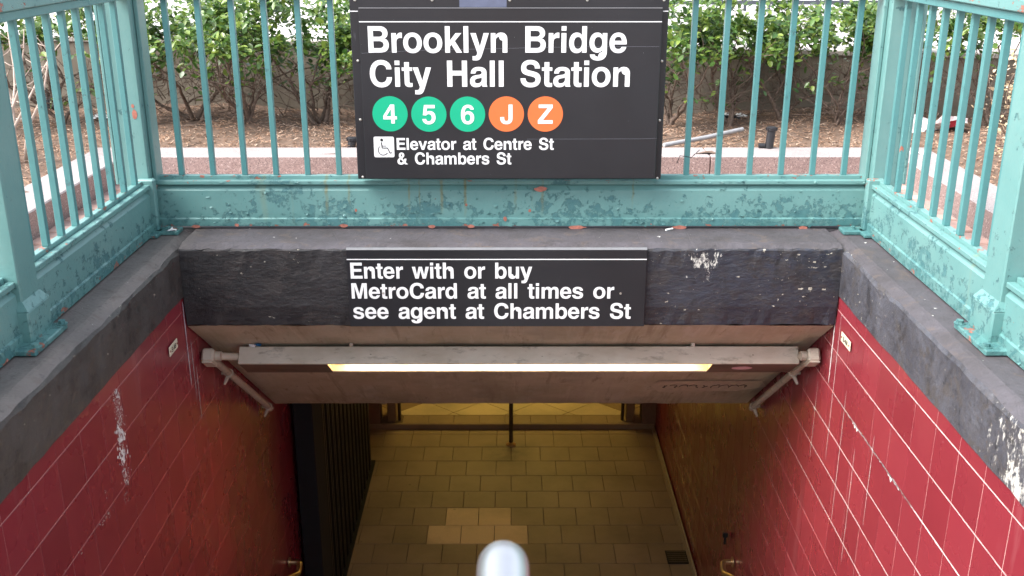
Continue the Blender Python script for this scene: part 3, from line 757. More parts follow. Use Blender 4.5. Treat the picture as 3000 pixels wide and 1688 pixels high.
# ------------------------------------------------------------------ stairs, landing, hall beyond
b = MB(); ns = 18; g = 5.2 / ns; rs = (0 - ZF) / ns
for i in range(ns):
    zt = -i * rs - .0; y0 = .25 + (i) * g
    b.box(-XW + .008, XW - .008, y0 - .02, y0 + g + .02, ZF - .25, zt - rs, 0) if i < ns - 1 else None
struct(b.build('stairs', M['grime']))
fl = MB().box(-XW - .1, XW + .1, 5.0, 8.81, ZF - .1, ZF - .006).build('landing_floor', M['joint']); struct(fl)
b = MB(); rest = MB(); TF = .262; jf = .0015
fshare = {}
rfl = random.Random(8)
def ftile(parent, x0, x1, y0, y1, z, mat, keyx=''):
    key = (round(x1 - x0, 3), round(y1 - y0, 3), mat.name)
    if key not in fshare:
        w, h = x1 - x0 - 2 * jf, y1 - y0 - 2 * jf; ch = .0025
        q = MB(); q.add([(-w / 2, -h / 2, -.006), (w / 2, -h / 2, -.006), (w / 2, h / 2, -.006), (-w / 2, h / 2, -.006), (-w / 2 + ch, -h / 2 + ch, 0), (w / 2 - ch, -h / 2 + ch, 0), (w / 2 - ch, h / 2 - ch, 0), (-w / 2 + ch, h / 2 - ch, 0)],
              [(4, 5, 6, 7), (0, 1, 5, 4), (1, 2, 6, 5), (2, 3, 7, 6), (3, 0, 4, 7)])
        fshare[key] = q.mesh('tile', mat)
    o = put('tile', fshare[key], parent, ((x0 + x1) / 2, (y0 + y1) / 2, z + rfl.uniform(-.0008, .0008)))
    o.rotation_euler = (rfl.uniform(-.003, .003), rfl.uniform(-.003, .003), 0); return o
yr = 8.448; row = 0
rows_ = [(8.448, 8.70), (8.70, 8.803)]
y = 8.448
while y > 5.7: rows_.append((y - TF * .998, y)); y -= TF * .998
rows_.sort(key=lambda q: -q[0])
for i, (ya, yb) in enumerate(rows_):
    k = round((7.398 - yb) / (TF * .998))
    off = 0 if k % 2 == 0 else .131
    x = off - 6 * TF
    while x < XW:
        x0, x1 = max(x, -XW + .012), min(x + TF, XW - .012)
        if x1 - x0 > .03:
            mat = M['floor']; new = False
            if abs(yb - 7.398) < .03 and -.54 < (x0 + x1) / 2 < .0: new = True
            if abs(yb - 7.136) < .03 and -.66 < (x0 + x1) / 2 < .135: new = True
            if ya > 6.1:
                o = ftile(fl, x0, x1, ya, yb, ZF, M['floor_new'] if new else mat)
                if new: o['label'] = 'paler replacement floor tile'
        x += TF
# floor nearer than the view, hidden beneath the stairs edge
q = MB().box(-XW + .012, XW - .012, 5.2, 6.05, ZF - .005, ZF); q.build('landing_strip', M['floor'], fl)
# cove base along the right wall
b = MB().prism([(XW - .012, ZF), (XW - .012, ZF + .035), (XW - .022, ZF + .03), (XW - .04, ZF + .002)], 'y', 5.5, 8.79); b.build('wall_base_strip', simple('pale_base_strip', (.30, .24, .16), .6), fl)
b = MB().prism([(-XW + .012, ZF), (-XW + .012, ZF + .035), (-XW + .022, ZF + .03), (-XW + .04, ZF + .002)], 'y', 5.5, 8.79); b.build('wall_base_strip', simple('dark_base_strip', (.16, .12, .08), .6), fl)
# hall beyond, 5 cm higher
ZH = zz(4.452); c45 = math.sqrt(.5)
hf = MB().box(-3.2, 3.2, 8.812, 15, ZH - .3, ZH - .006).build('hall_floor', M['joint']); struct(hf)
MB().box(-XW + .01, XW - .01, 8.806, 8.83, ZF - .05, ZH + .001, .003).build('threshold', M['floor'], hf)
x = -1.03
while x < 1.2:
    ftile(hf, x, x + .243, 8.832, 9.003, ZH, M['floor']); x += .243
for i in range(-12, 13):
    for j in range(-12, 13):
        a_ = .34 * c45; w_ = .166
        cx_ = (i - j) * a_ * 1.15; cy_ = 9.3 + (i + j) * a_
        if not (-2.7 < cx_ < 2.7 and 8.8 < cy_ < 11.6): continue
        poly = [(cx_ - a_ * 1.13, cy_), (cx_, cy_ - a_ * .98), (cx_ + a_ * 1.13, cy_), (cx_, cy_ + a_ * .98)]
        out = []
        for k in range(4):
            p, q = poly[k], poly[(k + 1) % 4]
            if p[1] >= 9.006: out.append(p)
            if (p[1] - 9.006) * (q[1] - 9.006) < 0: f = (9.006 - p[1]) / (q[1] - p[1]); out.append((p[0] + f * (q[0] - p[0]), 9.006))
        if len(out) < 3: continue
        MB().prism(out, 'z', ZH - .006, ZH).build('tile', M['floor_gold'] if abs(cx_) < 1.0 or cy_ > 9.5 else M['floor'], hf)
# hall shell (walls, ceiling) so that the passage is enclosed
b = MB()
b.box(-3.2, 3.2, 5.6, 15, zz(2.60), zz(2.40)); struct(b.build('ceiling', M['soffit']))
for sgn, lab in ((-1, 'brown tiled hall wall beyond the landing on the left'), (1, 'brown tiled hall wall beyond the landing on the right')):
    hw = thing('hall_wall', lab, 'wall', (sgn * 1.3, 9, ZH))
    MB().box(min(sgn * 1.235, sgn * 1.5), max(sgn * 1.235, sgn * 1.5), 8.812, 8.99, ZF, zz(2.61)).build('wall_return', M['inner'], hw)
    MB().box(min(sgn * 3.0, sgn * 3.2), max(sgn * 3.0, sgn * 3.2), 8.99, 15, ZH - .004, zz(2.61)).build('side_wall', M['inner'], hw)
    MB().box(min(sgn * 1.5, sgn * 3.0), max(sgn * 1.5, sgn * 3.0), 8.812, 8.99, ZH - .004, zz(2.61)).build('cross_wall', M['inner'], hw)
    jb = thing('door_jamb', 'brown door jamb with white box at the %s edge of the hall opening' % ('left' if sgn < 0 else 'right'), 'door frame', (sgn * 1.1, 8.9, ZH))
    MB().box(min(sgn * 1.09, sgn * 1.17), max(sgn * 1.09, sgn * 1.17), 8.86, 9.10, ZH, zz(2.61), .004).build('jamb', simple('brown_jamb', (.26, .17, .09), .5), jb)
    b = MB().tube([(sgn * 1.06, 8.90, ZH), (sgn * 1.06, 8.90, zz(2.61))], .016, 8); b.build('slim_post', M['dark_steel'], jb, True)
    MB().box(min(sgn * 1.18, sgn * 1.235), max(sgn * 1.18, sgn * 1.235), 8.9, 9.05, ZH + .16, ZH + 1.4, .004).build('white_box', simple('cream_box', (.62, .52, .36), .5), jb)
ew = MB().box(-3.2, 3.2, 15, 15.2, ZH - .3, zz(2.4)).build('end_wall', M['inner']); struct(ew)
# hall ceiling lamp that lights the golden floor
lamp = thing('ceiling_lamp', 'warm ceiling lamp lighting the hall floor beyond the landing', 'lamp', (0, 10.2, zz(2.60)))
MB().box(-1.0, 1.0, 10.1, 10.3, zz(2.66), zz(2.602), .005).build('housing', M['fixture'], lamp)
MB().box(-.96, .96, 10.12, 10.28, zz(2.675), zz(2.661)).build('diffuser', emis('warm_diffuser', (1, .72, .16), 9), lamp)
lamp2 = thing('ceiling_lamp', 'warm ceiling lamp over the landing behind the soffit', 'lamp', (0, 6.9, zz(2.60)))
MB().box(-.6, .6, 7.0, 7.16, zz(2.66), zz(2.602), .005).build('housing', M['fixture'], lamp2)
MB().box(-.56, .56, 7.02, 7.14, zz(2.675), zz(2.661)).build('diffuser', emis('amber_diffuser', (1, .60, .22), 1.5), lamp2)

# centre post on landing
ps = thing('floor_post', 'slim dark steel post standing in the middle of the landing floor', 'post', (0, 8.49, ZF))
MB().tube([(0, 8.49, ZF), (0, 8.49, zz(2.60))], .019, 14).build('pole', M['dark_steel'], ps, True)
MB().tube([(0, 8.49, ZF), (0, 8.49, ZF + .012), (0, 8.49, ZF + .03)], [.046, .044, .022], 18).build('flange', M['brass'], ps, True)
# drain
dr = thing('floor_drain', 'dark square drain grate in the right corner of the landing floor', 'drain', (1.25, 6.68, ZF))
MB().box(1.17, 1.33, 6.61, 6.78, ZF, ZF + .006, .002).build('frame', M['gate'], dr)
for k in range(6):
    MB().box(1.18, 1.32, 6.622 + k * .026, 6.634 + k * .026, ZF + .006, ZF + .010).build('bar', M['dark_steel'], dr)

# folded gate on the left
gt = thing('folding_gate', 'folded black steel gate with vertical slats standing along the left wall', 'gate', (-1.28, 6, ZF))
MB().box(-1.335, -1.215, 5.72, 6.02, ZF + .02, zz(2.62), .006).build('gate_stile', M['gate'], gt)
MB().box(-1.345, -1.245, 6.02, 8.15, ZF + .02, zz(2.62)).build('gate_panel', M['gate'], gt)
me = MB().box(-.012, .012, -.012, .012, 0, zz(2.62) - ZF - .03, .003).mesh('slat', M['gate_rib'])
for k in range(26):
    put('slat', me, gt, (-1.231 - (k % 2) * .006, 6.06 + k * .08, ZF + .025))
MB().box(-1.25, -1.20, 6.02, 8.15, ZF + .012, ZF + .03).build('bottom_track', M['gate'], gt)

# wall handrails
def handrail(side, label):
    t = thing('wall_handrail', label, 'handrail', (side * 1.29, 5.4, zz(3.67)))
    xr = side * (1.285)
    pts = []
    for k in range(9):
        q = k / 8; pts.append((xr, .9 + 4.42 * q, zz(1.24 + 2.45 * q)))
    pts += [(xr, 5.37, zz(3.685)), (xr + side * .004, 5.40, zz(3.672)), (xr + side * .02, 5.42, zz(3.675)), (xr + side * .07, 5.42, zz(3.675))]
    MB().tube(pts, .017, 12).build('rail', M['brass'], t, True)
    b = MB().tube([(side * (XW - .008), 5.42, zz(3.675)), (side * (XW - .016), 5.42, zz(3.675))], .032, 14); b.build('wall_flange', M['brass'], t, True)
    for yy in (1.4, 2.6, 3.8, 5.0):
        zr = zz(1.24 + 2.45 * (yy - .9) / 4.42) - .02
        b = MB().tube([(xr, yy, zr), (xr, yy, zr - .03), (side * (XW - .01), yy, zr - .05)], .008, 8); b.build('bracket', M['brass'], t, True)
handrail(-1, 'worn brass handrail returning to the left wall at the landing')
handrail(1, 'worn brass handrail returning to the right wall at the landing')
# little dark hook on right wall
y_, z_ = ptwall(2132, 1570, 1)
hk = MB(); hk.box(XW - .04, XW - .008, y_ - .008, y_ + .008, z_ - .01, z_ + .02, .002); hk.box(XW - .03, XW - .018, y_ - .005, y_ + .005, z_ - .06, z_ - .009, .001)
tag(hk.build('wall_hook', M['gate']), 'small dark metal hook on the lower right red wall', 'hook')

# centre handrail, seen end-on in the foreground
ch_ = thing('centre_handrail', 'bright steel centre handrail with a rounded top bend at the bottom of the view', 'handrail', (-.005, .9, 0))
xr = -.0325 + .0225 - .003
xr = (1265 * 1.165 - 1497) / 3035 * 1.085
zt = zz(.600) - .027
pts = [(xr, .45, zt)] + [(xr, .895, zt)]
for k in range(1, 9):
    a = R(34.2) * k / 8; r_ = .07; pts.append((xr, .895 + r_ * math.sin(a), zt - r_ * (1 - math.cos(a))))
ye, ze = pts[-1][1], pts[-1][2]
pts += [(xr, ye + 2, ze - 2 * .68), (xr, ye + 4.4, ze - 4.4 * .68), (xr, ye + 4.45, ze - 4.5 * .68)]
pts.append((xr, ye + 4.45, ZF + .3)); pts.append((xr, ye + 4.45, ZF))
MB().tube(pts, .027, 28).build('rail', M['steel'], ch_, True)
for yy in (.6, 2.2, 3.8):
    zr = zt if yy < .8 else ze - (yy - ye) * .68
    MB().tube([(xr, yy, zr), (xr, yy, (-yy * .611 if yy > .3 else 0) - .25)], .020, 14).build('post', M['steel'], ch_, True)

# ------------------------------------------------------------------ railings
XR = 1.51; ZB = zz(1.236)
ZTOP = zz(1.0235)
def beamprof(): # (out, z) out>0 = away from the stairwell ; front face at 0
    return [(.0, ZB + .001), (-.006, ZB + .004), (-.006, ZB + .044), (0, ZB + .049), (0, zz(1.068)), (.022, zz(1.043)), (.05, zz(1.043)), (.05, ZB + .001)]
def place(poly, side):   # returns function for prism along y at side
    return [(side * (XR + p), q) for p, q in poly]
hexb = {}
def bolt(b, x, y, z, r=.012):
    b.tube([(x, y, z), (x, y, z + .003)], r * 1.5, 14); b.tube([(x, y, z + .003), (x, y, z + .013)], r, 6)
def post(parent, side, yc, corner=False, label=None):
    x0 = side * (1.50); 
    a, b_ = yc - .062, yc + .062
    top = zz(.24)
    xs = sorted((side * 1.496, side * 1.60))
    p = MB()
    if not corner:
        p.box(xs[0], xs[1], a, b_, ZB + .14, top, .004)
        o = p.build('post', M['post'], parent)
        bx = sorted((side * 1.476, side * 1.612)); q = MB()
        q.box(bx[0], bx[1], a - .014, b_ + .014, ZB + .012, ZB + .118, .005)
        V = [(bx[0], a - .014), (bx[1], a - .014), (bx[1], b_ + .014), (bx[0], b_ + .014)]; U = [(xs[0], a), (xs[1], a), (xs[1], b_), (xs[0], b_)]
        q.add([(x, y, ZB + .118) for x, y in V] + [(x, y, ZB + .146) for x, y in U], [(0, 1, 5, 4), (1, 2, 6, 5), (2, 3, 7, 6), (3, 0, 4, 7)])
        q.build('boot', M['beam'], parent)
        fx_ = sorted((side * 1.44, side * 1.625)); q = MB(); q.box(fx_[0], fx_[1], yc - .14, yc + .10, ZB - .002, ZB + .018, .004); q.build('foot_plate', M['beam'], parent)
        for yy in (yc - .112, yc + .085):
            q = MB(); bolt(q, side * 1.452, yy, ZB + .018); q.build('bolt', M['beam'], parent)
    else:
        xs = sorted((side * 1.515, side * 1.615))
        p.box(xs[0], xs[1], yc - .05, yc + .07, ZB + .012, top, .005)
        o = p.build('post', M['post'], parent)
        # flange strips of the built-up corner post
        f = MB(); w = sorted((side * 1.497, side * 1.514)); f.box(w[0], w[1], yc - .01, yc + .075, ZB + .21, top, .003)
        w = sorted((side * 1.616, side * 1.652)); f.box(w[0], w[1], yc - .035, yc - .015, ZB + .21, top, .003)
        w = sorted((side * 1.640, side * 1.652)); f.box(w[0], w[1], yc - .065, yc - .036, ZB + .21, top, .002)
        f.build('flange', M['post'], parent)
        q = MB(); bx = sorted((side * 1.488, side * 1.56)); q.box(bx[0], bx[1], yc - .085, yc - .051, ZB + .012, ZB + .235, .006); q.build('corner_stiffener', M['beam'], parent)
        for fx0, fx1, fy0, fy1 in ((1.405, 1.50, yc - .095, yc - .02), (1.475, 1.56, yc - .15, yc - .055)):
            w = sorted((side * fx0, side * fx1)); q = MB(); q.box(w[0], w[1], fy0, fy1, ZB - .003 if fx0 < 1.45 else ZB - .001, ZB + .016, .004); q.build('foot_plate', M['beam'], parent)
            q = MB(); bolt(q, (w[0] + w[1]) / 2, fy0 + .03, ZB + .016, .009); q.build('bolt', M['beam'], parent)
def side_rail(side, label):
    t = thing('railing', label, 'railing', (side * XR, 3, ZB))
    segs = [(3.104, 4.235), (1.84, 2.976), (.56, 1.71)]
    for si, (a, b_) in enumerate(segs):
        MB().prism(place(beamprof(), side), 'y', a, b_).build('base_beam', M['beam'], t)
        w = sorted((side * (XR - .004), side * (XR + .024))); MB().box(w[0], w[1], a, b_, zz(1.041), ZTOP, .002).build('bottom_rail', M['beam'], t)
        w = sorted((side * (XR + .026), side * (XR + .052))); MB().box(w[0], w[1], a, b_, zz(1.042), zz(1.008), .002).build('sill_bar', M['beam'], t)
        # top rail: channel with an overhanging cap
        w = sorted((side * (XR - .012), side * (XR + .072))); MB().box(w[0], w[1], a - .0625, b_ + .0625, zz(.245), zz(.205), .004).build('top_rail', M['beam'], t)
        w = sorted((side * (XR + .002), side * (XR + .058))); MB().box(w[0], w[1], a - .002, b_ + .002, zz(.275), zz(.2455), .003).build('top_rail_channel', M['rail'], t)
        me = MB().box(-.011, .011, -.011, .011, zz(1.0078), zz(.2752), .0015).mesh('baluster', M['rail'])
        n = 9; sp = .1225
        y = b_ - .075
        while y > a + .03:
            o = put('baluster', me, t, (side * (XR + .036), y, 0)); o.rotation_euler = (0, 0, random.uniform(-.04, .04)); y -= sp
    for yc in (3.04, 1.775, .50): post(t, side, yc)
    post(t, side, 4.30, True)
    return t
random.seed(21)
rl = side_rail(-1, 'teal iron railing with peeling paint along the left ledge of the stairwell')
rr_ = side_rail(1, 'teal iron railing bleached pale by light along the right ledge of the stairwell')
YB = 4.30
bk = thing('railing', 'teal iron railing with rust streaks and peeling red primer behind the station sign', 'railing', (0, YB, ZB))
XE = 1.508
MB().prism([(YB + p, q + (.010 if q < ZB + .01 else 0)) for p, q in beamprof()], 'x', -XE, XE).build('base_beam', M['beam'], bk)
MB().box(-XE - .008, XE + .008, YB - .006, YB + .024, zz(1.041), ZTOP, .002).build('bottom_rail', M['beam'], bk)
MB().box(-XE - .008, XE + .008, YB + .028, YB + .055, zz(1.042), zz(1.008), .002).build('sill_bar', M['beam'], bk)
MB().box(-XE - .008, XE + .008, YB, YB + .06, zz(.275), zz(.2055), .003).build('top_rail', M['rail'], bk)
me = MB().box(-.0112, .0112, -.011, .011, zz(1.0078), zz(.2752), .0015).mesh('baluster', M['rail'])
for k in range(22):
    u = (460 + 79.0 * k) * 1.165; x = (u - 1497) * .001462
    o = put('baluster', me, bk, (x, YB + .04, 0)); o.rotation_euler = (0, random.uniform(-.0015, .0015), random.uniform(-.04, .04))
# curled flakes of paint on the beam: real little chips of coat
rnd = random.Random(4)
b = MB()
def flake(b, x, y, z, r, nrm, rnd):
    n = 6; a0 = rnd.random() * 6; V = []
    for k in range(n):
        a = a0 + k * 2 * math.pi / n; rr0 = r * rnd.uniform(.5, 1.2); l = .0006 + (.006 * rnd.random() if k < 3 else 0)
        dx, dz = rr0 * math.cos(a), rr0 * math.sin(a) * .6
        V.append((x + dx, y - l, z + dz) if nrm == 'y' else ((x - nrm * l), y + dx, z + dz))
    b.add(V, [(0, 1, 2, 3), (0, 3, 4, 5)])
for k in range(150):
    x = rnd.uniform(-XE, XE); zf = rnd.choice((ZB + .05 + rnd.random() ** 2 * .05, ZB + .04 * rnd.random() + .006, zz(1.03), ZB + .05 + rnd.random() * .12))
    yy = YB - .0064 if zf < ZB + .046 else YB - .0005
    if zf > zz(1.043): yy = YB - .0064
    flake(b, x, yy, zf, rnd.uniform(.004, .012), 'y', rnd)
o = b.build('paint_flakes', M['beam'], bk); o['kind'] = 'stuff'
for tt, sd in ((rl, -1), (rr_, 1)):
    b = MB()
    for k in range(70):
        yy = rnd.uniform(2.0, 4.2)
        if 2.95 < yy < 3.13: continue
        zf = rnd.choice((ZB + .02 * rnd.random() + .01, zz(1.03), ZB + .05 + rnd.random() * .08)); xx = XR - (.0064 if zf < ZB + .046 else .0005)
        if zf > zz(1.043): xx = XR - .0046
        flake(b, sd * xx, yy, zf, rnd.uniform(.003, .010), sd, rnd)
    o = b.build('paint_flakes', M['beam'], tt); o['kind'] = 'stuff'
# large patches of bare red primer seen in the photograph
M['primer'] = simple('red_primer', (.40, .145, .105), .7, var=.3, sc_=60)
def primer(parent, pts, name='bare_primer_patch'):
    MB().add(pts, [tuple(range(len(pts)))]).build(name, M['primer'], parent)
def rag(cx, cz, w, h, seed, n=11):
    q = random.Random(seed); return [(cx + w * q.uniform(.75, 1.1) * math.cos(2 * math.pi * k / n), cz + h * q.uniform(.75, 1.1) * math.sin(2 * math.pi * k / n)) for k in range(n)]
def bx(u, v, Y): s = Y / (3035 * CY + (844 - v) * SY); return (u - 1497) * s, H + (-3035 * SY + (844 - v) * CY) * s
for u, v, w, h, sd in ((1585, 553, .030, .012, 1), (1690, 665, .040, .009, 2), (1992, 665, .032, .009, 3), (2352, 667, .022, .009, 4), (1265, 663, .016, .008, 5), (1380, 662, .016, .008, 6), (575, 662, .022, .008, 7), (1480, 640, .009, .012, 8), (1366, 600, .006, .007, 9), (1552, 617, .006, .008, 10), (1008, 660, .02, .008, 12), (695, 658, .010, .008, 13), (1043, 616, .006, .008, 14)):
    x, z = bx(u, v, YB); yo_ = -.0072 if z < ZB + .046 else -.0012
    if z > zz(1.043) - .03 and v < 580: yo_ = -.0075
    primer(bk, [(p, YB + yo_, q) for p, q in rag(x, z, w, h, sd)])
primer(rl, [(p, 4.30 - .0512, q) for p, q in rag(-1.545, zz(.735), .011, .022, 20)])
primer(rl, [(p, 4.30 - .0512, q) for p, q in rag(-1.548, zz(.70), .006, .010, 22)])
x_, z_ = bx(2870, 975, 2.966)
primer(rr_, [(1.545 + (p - 1.545), 3.04 - .0768, q) for p, q in rag(1.535, ZB + .055, .030, .052, 25)])

# ------------------------------------------------------------------ signs
YS = 4.222
def sx(u, v, Y=YS): return bx(u, v, Y)
XL, XRr = -.603, .600; ZS0, ZS1 = zz(1.000), zz(.312)
sg = thing('station_sign', 'large black station name sign with green and orange route circles on the back railing', 'sign', (0, YS, ZS0))
YB0 = YS + .022
MB().box(-.640, .627, YB0, YB0 + .045, ZS0 - .004, zz(.10), .003).build('backing_board', M['sign_back'], sg)
MB().box(XL, XRr, YS, YB0 - .001, ZS0 + .002, ZS1, .002).build('panel', M['sign'], sg)
MB().box(XL + .001, XRr - .001, YS - .0005, YS + .018, ZS1 + .0005, ZS1 + .003).build('panel_edge', M['edge'], sg)
yt = YS - .0012
MB().box(XL + .0015, XRr - .0015, yt, yt + .001, sx(1500, 65.3)[1], sx(1500, 62.6)[1]).build('white_line', M['white'], sg)
for a, b_ in ((-.638, XL - .004), (XRr + .004, .625)):
    MB().box(a, b_, YB0 - .001, YB0 + .001, sx(1500, 34.3, YB0)[1], sx(1500, 31.8, YB0)[1]).build('white_line', M['white'], sg)
def zc(x, y, scale=2.576, ox=1000, oy=0): return (ox + x / scale, oy + y / scale)
def textline(parent, txt, x0, x1, ztop, zbase, ox, oy, Y, mat, track=-18, space=400):
    u0, v0 = zc(x0, zbase, ox=ox, oy=oy); u1, _ = zc(x1, zbase, ox=ox, oy=oy); _, vt = zc(x0, ztop, ox=ox, oy=oy)
    X0, Z0 = bx(u0, v0, Y); X1, _ = bx(u1, v0, Y); _, Z1 = bx(u0, vt, Y)
    return lettering('lettering', txt, X0, Z0, Y, Z1 - Z0, X1 - X0, mat, parent, track, space)
textline(sg, 'Brooklyn Bridge', 207, 2152, 198, 398, 1000, 0, yt, M['white'])
textline(sg, 'City Hall Station', 220, 2175, 458, 655, 1000, 0, yt, M['white'])
textline(sg, 'Elevator at Centre St', 420, 1603, 1042, 1131, 1000, 0, yt, M['white'])
textline(sg, '& Chambers St', 425, 1283, 1152, 1241, 1000, 0, yt, M['white'])
for (cx, cy), chh, mt, dx in (((368, 860), '4', 'green', 0), ((661, 863), '5', 'green', 0), ((953, 863), '6', 'green', 2), ((1246, 862), 'J', 'orange', 2), ((1540, 862), 'Z', 'orange', 2)):
    u, v = zc(cx, cy); X, Z = bx(u, v, yt); rad = bx(zc(cx + 133, cy)[0], v, yt)[0] - X
    n = 48
    MB().tube([(X, yt - .0002, Z), (X, yt + .001, Z)], rad, n).build('route_circle', M[mt], sg)
    hgt = rad * 1.09; V, F = text_mesh(chh, hgt, None); wd = max(p[0] for p in V)
    MB().add([(X - wd / 2 + p[0], yt - .0010, Z - hgt / 2 + p[1]) for p in V], F).build('lettering', M['white'], sg)
# wheelchair emblem
def P(x, y): return bx(*zc(x, y), yt)
X0, Z1_ = P(243, 1032); X1, Z0_ = P(402, 1187); rr0 = .006
q = []
for cx, cz, a0 in ((X1 - rr0, Z1_ - rr0, 0), (X0 + rr0, Z1_ - rr0, 90), (X0 + rr0, Z0_ + rr0, 180), (X1 - rr0, Z0_ + rr0, 270)):
    for k in range(5): a = R(a0 + 90 * k / 4); q.append((cx + rr0 * math.cos(a), yt, cz + rr0 * math.sin(a)))
MB().add(q, [tuple(range(len(q)))]).build('emblem_panel', M['white'], sg)
def stroke(pts, w):
    b = MB(); V = []
    pts = [Vector(p) for p in pts]
    for i, p in enumerate(pts):
        d = (pts[min(i + 1, len(pts) - 1)] - pts[max(i - 1, 0)]).normalized(); nn = Vector((-d.y, d.x))
        V += [(p.x + nn.x * w, 0, p.y + nn.y * w), (p.x - nn.x * w, 0, p.y - nn.y * w)]
    b.add(V, [(2 * i, 2 * i + 1, 2 * i + 3, 2 * i + 2) for i in range(len(pts) - 1)]); return b
em = MB(); SC = 3.963
def E_(x, y): return P(*( ((1050 + x / SC) - 1000) * 2.576, (380 + y / SC) * 2.576))
def es(pts, w, dy):
    s = stroke([E_(*p) for p in pts], w); em.add([(p[0], yt - .0008 - dy, p[2]) for p in s.v], s.f)
c0 = E_(271, 120); n = 20; em.add([(c0[0] + .0062 * math.cos(2 * math.pi * k / n), yt - .0008, c0[1] + .0062 * math.sin(2 * math.pi * k / n)) for k in range(n)], [tuple(range(n))])
es([(268, 145), (276, 213)], .0021, 0); es([(274, 190), (324, 190)], .0015, .0001); es([(276, 213), (340, 213), (368, 272)], .0021, .0002); es([(366, 273), (390, 265)], .0018, .0003)
es([(290 + 58 * math.cos(R(a)), 236 - 58 * math.sin(R(a))) for a in range(135, 331, 8)], .0016, .0004)
em.build('wheelchair_emblem', M['ink'], sg)
# scratches, patch, rivets
b = MB()
for pts in ([(150, 402), (600, 380), (1300, 364), (1500, 358), (2000, 352), (2400, 352)], [(1400, 1050), (2260, 1048), (2380, 1044)]):
    s = stroke([P(*p) for p in pts], .00035); b.add([(p[0], yt - .0016, p[2]) for p in s.v], s.f)
b.build('scratch', simple('scratched_enamel', (.22, .22, .26), .5), sg)
Xa, Za = bx(*zc(892, 66), YB0); Xb, _ = bx(*zc(1248, 66), YB0)
MB().box(Xa, Xb, YB0 - .001, YB0 + .001, ZS1 + .004, zz(.16)).build('blue_patch', M['patch'], sg)
for x, y in ((103, 2), (686, 2), (1272, 2), (1857, 2), (2437, 2), (127, 460), (145, 904), (163, 1336), (2420, 462), (2403, 909), (2385, 1345)):
    X, Z = bx(*zc(x, y), YB0)
    MB().tube([(X, YB0 + .001, Z), (X, YB0 - .003, Z), (X, YB0 - .0045, Z)], [.0052, .0052, .003], 12).build('rivet', M['rivet'], sg, True)
for a in (-.45, .45):
    MB().box(a - .02, a + .02, YB0 + .045, YB + .028, ZS0 + .03, ZS0 + .07).build('mounting_clip', M['iron'], sg)

YE = YH - .004
es_ = thing('entry_sign', 'black notice board with three lines of white lettering fixed to the black fascia', 'sign', (0, YE, zz(1.5)))
ytop = bx(1456, 562 + 441 / 2.576, YE - .016)[1]; ybot = bx(1456, 957, YE - .016)[1]
xl = bx(1013.6, 735, YE - .016)[0]; xr2 = bx(1897, 735, YE - .016)[0]
MB().box(xl, xr2, YE - .014, YE - .001, ybot, ytop, .0015).build('panel', sign_black('notice_enamel'), es_)
MB().prism([(YE - .014, ytop + .0005), (YE - .006, ytop + .006), (YE + .004, ytop + .006), (YE + .004, ytop + .0005)], 'x', xl, xr2).build('top_lip', M['edge'], es_)
y2 = YE - .0152
MB().box(xl + .001, xr2 - .001, y2, y2 + .001, bx(1456, 562 + 514.5 / 2.576, y2)[1], bx(1456, 562 + 508 / 2.576, y2)[1]).build('white_line', M['white'], es_)
textline(es_, 'Enter with or buy', 72, 1440, 535, 655, 1000, 562, y2, M['white'])
textline(es_, 'MetroCard at all times or', 80, 2057, 690, 806, 1000, 562, y2, M['white'])
textline(es_, 'see agent at Chambers St', 92, 2182, 842, 958, 1000, 562, y2, M['white'])
for x, y in ((318, 765), (2107, 768)):
    X, Z = bx(*zc(x, y, oy=562), y2); MB().tube([(X, y2 + .001, Z), (X, y2 - .002, Z)], .0045, 12).build('screw', M['rivet'], es_, True)

# ------------------------------------------------------------------ ground, pavers, kerb, bed, garden wall, plaza
pv = MB()
for x0, x1, y0, y1 in ((-60, -1.61, -60, 5.61), (1.61, 60, -60, 5.61), (-1.61, 1.61, 4.36, 5.61), (-1.61, 1.61, -60, .25)):
    pv.box(x0, x1, y0, y1, -.2, -.008)
pav = struct(pv.build('pavement', M['pave']))
MB().box(-XW - .246, XW + .246, 4.302, 4.40, -.2, zz(1.2405)).build('rear_edge', M['ledge'], pav)
bme = MB().add([(-.096, -.046, -.008), (.096, -.046, -.008), (.096, .046, -.008), (-.096, .046, -.008), (-.093, -.043, 0), (.093, -.043, 0), (.093, .043, 0), (-.093, .043, 0)], [(4, 5, 6, 7), (0, 1, 5, 4), (1, 2, 6, 5), (2, 3, 7, 6), (3, 0, 4, 7)]).mesh('brick', M['brick'])
rb = random.Random(7)
for sgn in (-1, 1):
    for j in range(37):
        yy = 1.95 + j * .098
        xs0 = 1.63 + (.098 if j % 2 else 0)
        for i in range(3):
            xx = xs0 + .098 + i * .198
            if xx < 2.10: o = put('brick', bme, pav, (sgn * xx, yy, rb.uniform(-.003, .001))); o.rotation_euler = (rb.uniform(-.01, .01), rb.uniform(-.01, .01), rb.uniform(-.02, .02))
for j in range(2):
    for i in range(20):
        xx = -1.95 + i * .198 + j * .099
        o = put('brick', bme, pav, (xx, 5.46 + j * .098, rb.uniform(-.003, .001)))
kb = struct(bpy.data.objects.new('kerb', None)); COL.objects.link(kb); WORLD['kerb'] = (0, 0, 0)
def kerbstone(x0, x1, y0, y1):
    o = MB().box(x0 + .002, x1 - .002, y0 + .002, y1 - .002, -.1, zz(1.20), .006).build('kerb_stone', M['granite'], kb)
    o.data.materials.append(M['granite_top'])
    for p in o.data.polygons:
        if p.normal.z > .3: p.material_index = 1  # upward faces take a lighter granite copy, daylight put into the colour
KX = 2.13
kerbstone(-KX - .24, -.4, 5.61, 5.855); kerbstone(-.4, 1.1, 5.61, 5.855); kerbstone(1.1, KX + .24, 5.61, 5.855)
